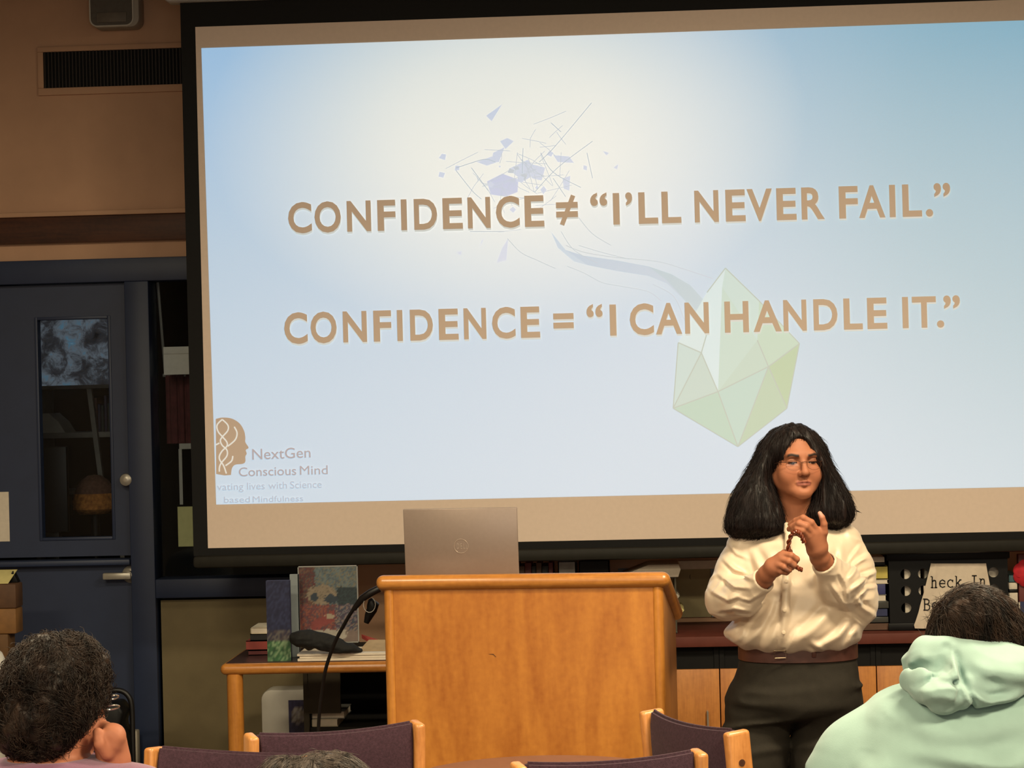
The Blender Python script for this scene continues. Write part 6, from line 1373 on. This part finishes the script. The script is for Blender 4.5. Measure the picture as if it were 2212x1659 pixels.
# ---- dark curly head in a pink top, cheek on the hand
M['pink'] = cloth_mat('pink_knit', (122, 68, 100), .4, .4, 60)
def pink_hand(p, Q):
    d = s_chain(p, [Q(252, 1760, .06), Q(252, 1690, .03), Q(246, 1640, .02), Q(240, 1612, .015)], [.036, .030, .027, .027], .012)
    d = sm(d, s_cap(p, Q(238, 1606, .012), Q(246, 1588, .0), .026, .021), .015)
    for i, (x, y, dy) in enumerate(((252, 1594, -.010), (248, 1586, .008), (242, 1580, .024), (234, 1577, .038))):
        d = sm(d, finger(p, [Q(x - 6, y + 14, dy), Q(x, y, dy), Q(x - 14, y - 9, dy), Q(x - 26, y + 2, dy)], .0112, .0090), .012)
    return sm(d, finger(p, [Q(232, 1628, -.012), Q(216, 1606, -.022), Q(211, 1582, -.02)], .012, .009), .006)
pk, QK, hcK, RmK = sitter('seated person with dark curly hair and pink top leaning cheek on hand', 4.10, 95, (128, 1512, .035), R(142), R(6), R(0), .86, 1.0, SKP,
    [(1628, 40, 168, .06, .01), (1640, -8, 208, .085, .01), (1655, -70, 262, .105, .01), (1685, -120, 318, .12, .0), (1760, -160, 350, .13, .0), (1900, -165, 352, .14, .02)], M['pink'],
    [([(300, 1740, .0), (330, 1900, .03)], [.07, .06]), ([(330, 1900, .05), (268, 1790, .07)], [.055, .042])], pink_hand)
def hairK_core(p):
    q = to_head(p, hcK, RmK, .86); d = s_ell(p, QK(114, 1496, .02), (.088, .104, .101))
    d = sm(d, s_ell(p, QK(86, 1560, -.01), (.073, .07, .062)), .05)
    d = sm(d, s_ell(p, QK(176, 1468, .04), (.042, .06, .066)), .03)
    face = s_ell(q, (.0, -.085, -.04), (.066, .062, .10)) * F(.9); d = cut(d, face, .015)
    return cut(d, s_cap(p, QK(230, 1600, .0), QK(172, 1660, -.03), .050, .046), .02)
def hairK(p): return hairK_core(p) + F(.018) * noise3(p, 34) + F(.010) * noise3(p, 75) + F(.010) * noise3(p, 16)
v, f = surf(hairK, (QK(-20, 1500)[0] - .02, QK(100, 1500)[1] - .16, QK(100, 1660)[2]), (QK(270, 1500)[0], QK(100, 1500)[1] + .2, QK(100, 1340)[2]), .0032)
rng = np.random.default_rng(5); sd = v[rng.choice(len(v), 4200)]
cen = A3(QK(95, 1470, -.08))
def swirl(p):
    w = p - cen; return np.stack([-w[:, 2] * 4 + noise3(p, 22) * 3, noise3(p + 5, 22) * 3, w[:, 0] * 4 + noise3(p + 9, 22) * 3 - .5], 1).astype(F)
s1 = strands(hairK_core, sd, swirl, .055, 9, .0007, .004, rng, curl=.0045, curlf=190, stray=.35, lift=.008)
sd = v[rng.choice(len(v), 1200)]; s2 = strands(hairK_core, sd, swirl, .035, 9, .0005, .006, rng, curl=.005, curlf=260, stray=.6, lift=.014)
M['hairK'] = hair_mat('dark_curly_hair', (20, 14, 11), (54, 40, 32), .5, 60)
v2, f2 = join_np((v, f), s1, s2); link('hair', np_mesh('hair', v2, f2), M['hairK'], pk, world=True, ang=180)
M['silverrim'] = mat('silver_rim', (214, 206, 194), .25, .04, 40, metal=.8)
mb = MB()
for (cx_, cy_, a_, b_, tilt) in ((245, 1506, 11, 4, -.18), (241, 1528, 17, 4.5, -.12)):
    o_ = [QK(cx_ + a_ * math.cos(t) * math.cos(tilt) - b_ * math.sin(t) * math.sin(tilt), cy_ + a_ * math.cos(t) * math.sin(tilt) + b_ * math.sin(t), .08 + .02 * math.sin(t)) for t in np.linspace(0, 6.283, 28)[:-1]]; mb.tube(o_, .0015, 6, closed=True)
mb.tube([QK(212, 1512, .04), QK(226, 1516, .07), QK(236, 1508, .08)], .0011, 6)
mb.build('glasses', M['silverrim'], pk, world=True)

# ---- dark-haired person in the pale green hoodie
def hoodie_folds(p, d_, Q):
    d_ = d_ - F(.010) * np.clip(ridged(p, (4.5, 4.5, 11), .7), 0, 1) + F(.010) * noise3(p, (5, 5, 14))
    for pts, w_, am in (([(1940, 1540), (2010, 1556), (2090, 1556), (2180, 1532)], .020, .010), ([(1900, 1600), (1980, 1590), (2060, 1606), (2160, 1600)], .022, .009), ([(2060, 1640), (2120, 1628), (2200, 1600)], .018, .010), ([(1830, 1650), (1900, 1632), (1990, 1640)], .020, .009)): d_ = d_ - relief(p, pts, w_, am, lambda x, y: Q(x, y))
    return d_
M['mint'] = cloth_mat('mint_fleece', (140, 168, 160), .12, .2, 30, .04)
hd, QH, hcH, RmH = sitter('seated person with short dark hair in a pale green hoodie', 4.40, 2112, (2112, 1420, .025), R(172), R(10), R(4), .86, 1.0, SKH,
    [(1462, 2050, 2176, .07, .0), (1478, 1972, 2252, .10, .0), (1495, 1922, 2302, .125, .0), (1525, 1880, 2344, .15, .0), (1560, 1852, 2372, .165, .0), (1610, 1818, 2406, .18, .0), (1660, 1782, 2442, .19, .0), (1760, 1752, 2470, .195, .0), (1900, 1770, 2460, .19, .0)], M['mint'],
    [([(1850, 1660, .02), (1830, 1900, .10)], [.085, .075]), ([(2374, 1660, .02), (2394, 1900, .10)], [.085, .075])], shirt_name='hoodie', legm=None, shirt_fn=hoodie_folds)
def hood(p):
    d = s_ell(p, QH(2092, 1448, -.085), (.118, .062, .052), rotm(0, 0, R(-3)))
    d = sm(d, s_chain(p, [QH(1986, 1436, -.02), QH(2004, 1414, -.05), QH(2044, 1408, -.085), QH(2100, 1422, -.10), QH(2165, 1424, -.09), QH(2236, 1452, -.05)], [.034, .028, .022, .020, .024, .034], .02), .02)
    d = sm(d, s_chain(p, [QH(1966, 1474, -.075), QH(2000, 1486, -.12), QH(2038, 1500, -.155), QH(2100, 1490, -.15), QH(2170, 1472, -.135), QH(2250, 1448, -.09)], [.017, .024, .028, .028, .028, .03], .02), .03)
    d = sm(d, s_cap(p, QH(2036, 1506, -.165), QH(2050, 1490, -.16), .015, .02), .02)
    d = d + F(.006) * noise3(p, (14, 14, 20)) - F(.004) * np.clip(ridged(p, (9, 9, 16)), 0, 1)
    for pts, r_ in (([QH(2047, 1396, -.115), QH(2048, 1420, -.135), QH(2056, 1448, -.155), QH(2066, 1470, -.17)], .005), ([QH(1966, 1450, -.07), QH(1985, 1440, -.10), QH(2022, 1436, -.135), QH(2040, 1424, -.14)], .009), ([QH(2066, 1468, -.175), QH(2078, 1490, -.19), QH(2064, 1508, -.19)], .006), ([QH(2062, 1462, -.17), QH(2110, 1478, -.185), QH(2150, 1474, -.17)], .006)):
        d = cut(d, s_chain(p, pts, [r_] * len(pts), .01), .014)
    for pts, w_, am in (([(2047, 1388), (2049, 1418), (2055, 1448), (2066, 1474)], .006, -.010), ([(2036, 1398), (2037, 1420), (2030, 1440), (2006, 1452)], .011, .012), ([(1958, 1462), (1996, 1446), (2026, 1446), (2048, 1452)], .007, -.009), ([(1966, 1478), (2006, 1472), (2044, 1480)], .013, .010), ([(2066, 1472), (2078, 1490), (2066, 1510)], .006, -.010), ([(2070, 1462), (2110, 1476), (2160, 1472)], .008, -.008), ([(2062, 1400), (2110, 1425), (2170, 1436), (2220, 1448)], .016, .008), ([(2090, 1500), (2140, 1492), (2200, 1474)], .014, .008)): d = d - relief(p, pts, w_, am, QH)
    return d
v, f = surf(hood, (QH(1930, 1450)[0], QH(2100, 1450)[1] - .25, QH(2100, 1550)[2]), (QH(2300, 1450)[0], QH(2100, 1450)[1] + .08, QH(2100, 1370)[2]), .0032); v = smooth_mesh(v, f, 2, .5)
link('hood', np_mesh('hood', v, f), M['mint'], hd, world=True, ang=180)
def hairH_core(p):
    d = s_ell(p, QH(2108, 1362, .015), (.084, .098, .080)); d = sm(d, s_ell(p, QH(2160, 1395, -.01), (.050, .07, .052)), .04); d = sm(d, s_ell(p, QH(2060, 1405, -.01), (.044, .06, .040)), .03)
    return sm(d, s_ell(p, QH(2098, 1330, -.03), (.050, .06, .045)), .03)
def hairH(p): return hairH_core(p) + F(.008) * noise3(p, (26, 26, 40)) + F(.005) * noise3(p, 80)
v, f = surf(hairH, (QH(1990, 1360)[0], QH(2100, 1360)[1] - .17, QH(2100, 1470)[2]), (QH(2240, 1360)[0], QH(2100, 1360)[1] + .2, QH(2100, 1250)[2]), .0032)
rng = np.random.default_rng(8); sd = v[rng.choice(len(v), 2800)]
def comb(p):
    w = p - A3(QH(2120, 1375, -.09)); return np.stack([.55 + w[:, 2] * 6 + noise3(p, 14) * 1.6, noise3(p + 5, 14), -.75 - np.abs(w[:, 0]) * 2 + noise3(p + 9, 14) * 1.2], 1).astype(F)
s1 = strands(hairH_core, sd, comb, .075, 8, .0007, .003, rng, curl=.0015, curlf=60, stray=.22, lift=.010)
sd = v[rng.choice(len(v), 1500)]; s3 = strands(hairH_core, sd, lambda p: np.stack([.8 + noise3(p, 10), noise3(p + 3, 10) - .4, -.35 + noise3(p + 8, 10) * 1.5], 1).astype(F), .06, 8, .0006, .003, rng, curl=.0015, curlf=60, stray=.3, lift=.008)
left_ = v[(v[:, 0] < QH(2070, 1400)[0])]; sd = left_[rng.choice(len(left_), 420)]
s2 = strands(hairH_core, sd, lambda p: np.tile(np.array([[-.9, -.1, .35]], F), (len(p), 1)) + np.stack([noise3(p, 30)] * 3, 1), .028, 6, .0005, .003, rng, stray=.4, lift=.02)
M['hairH'] = hair_mat('dark_brown_hair', (20, 14, 11), (60, 43, 33), .5, 60)
v2, f2 = join_np((v, f), s1, s2, s3); link('hair', np_mesh('hair', v2, f2), M['hairH'], hd, world=True, ang=180)
mb = MB(); mb.tube([QH(2170, 1428, -.06), QH(2198, 1428, -.075), QH(2216, 1436, -.075), QH(2250, 1450, -.04)], [.008, .012, .013, .012], 10); mb.build('collar', mat('yellow_collar', (196, 176, 70), .8, .1, 40), hd, world=True)

# ---- the top of a gray-haired head low in front
M['grayknit'] = cloth_mat('gray_knit', (92, 88, 90), .4, .3, 60)
gh, QG, hcG, RmG = sitter('low seated person with gray-brown hair rising in front of the plum chairs', 3.90, 668, (695, 1782, .02), R(178), R(6), R(0), .86, 1.0, SKG,
    [(1850, 620, 750, .06, .0), (1870, 560, 810, .09, .0), (1895, 500, 860, .11, .0), (1950, 470, 890, .13, .0), (2050, 470, 890, .14, .0)], M['grayknit'],
    [([(505, 1960, .0), (500, 2100, .08)], [.06, .05]), ([(855, 1960, .0), (860, 2100, .08)], [.06, .05])])
def hairG_core(p):
    d = s_ell(p, QG(706, 1733, .015), (.080, .10, .083)); return sm(d, s_ell(p, QG(606, 1692, .0), (.036, .045, .042)), .02)
def hairG(p): return hairG_core(p) + F(.006) * noise3(p, (40, 40, 40))
v, f = surf(hairG, (QG(540, 1700)[0], QG(690, 1700)[1] - .16, QG(690, 1870)[2]), (QG(830, 1700)[0], QG(690, 1700)[1] + .18, QG(690, 1600)[2]), .0035)
rng = np.random.default_rng(9); sd = v[rng.choice(len(v), 2200)]
s1 = strands(hairG_core, sd, lambda p: np.stack([(p[:, 0] - hcG.x) * 8 + noise3(p, 12) * 2, noise3(p + 4, 12) * 2 - .3, np.full(len(p), -.6)], 1).astype(F), .07, 8, .0006, .003, rng, curl=.002, curlf=60, stray=.3, lift=.012)
M['hairG'] = hair_mat('gray_brown_hair', (40, 34, 31), (98, 86, 78), .5, 80)
v2, f2 = join_np((v, f), s1); link('hair', np_mesh('hair', v2, f2), M['hairG'], gh, world=True, ang=180)
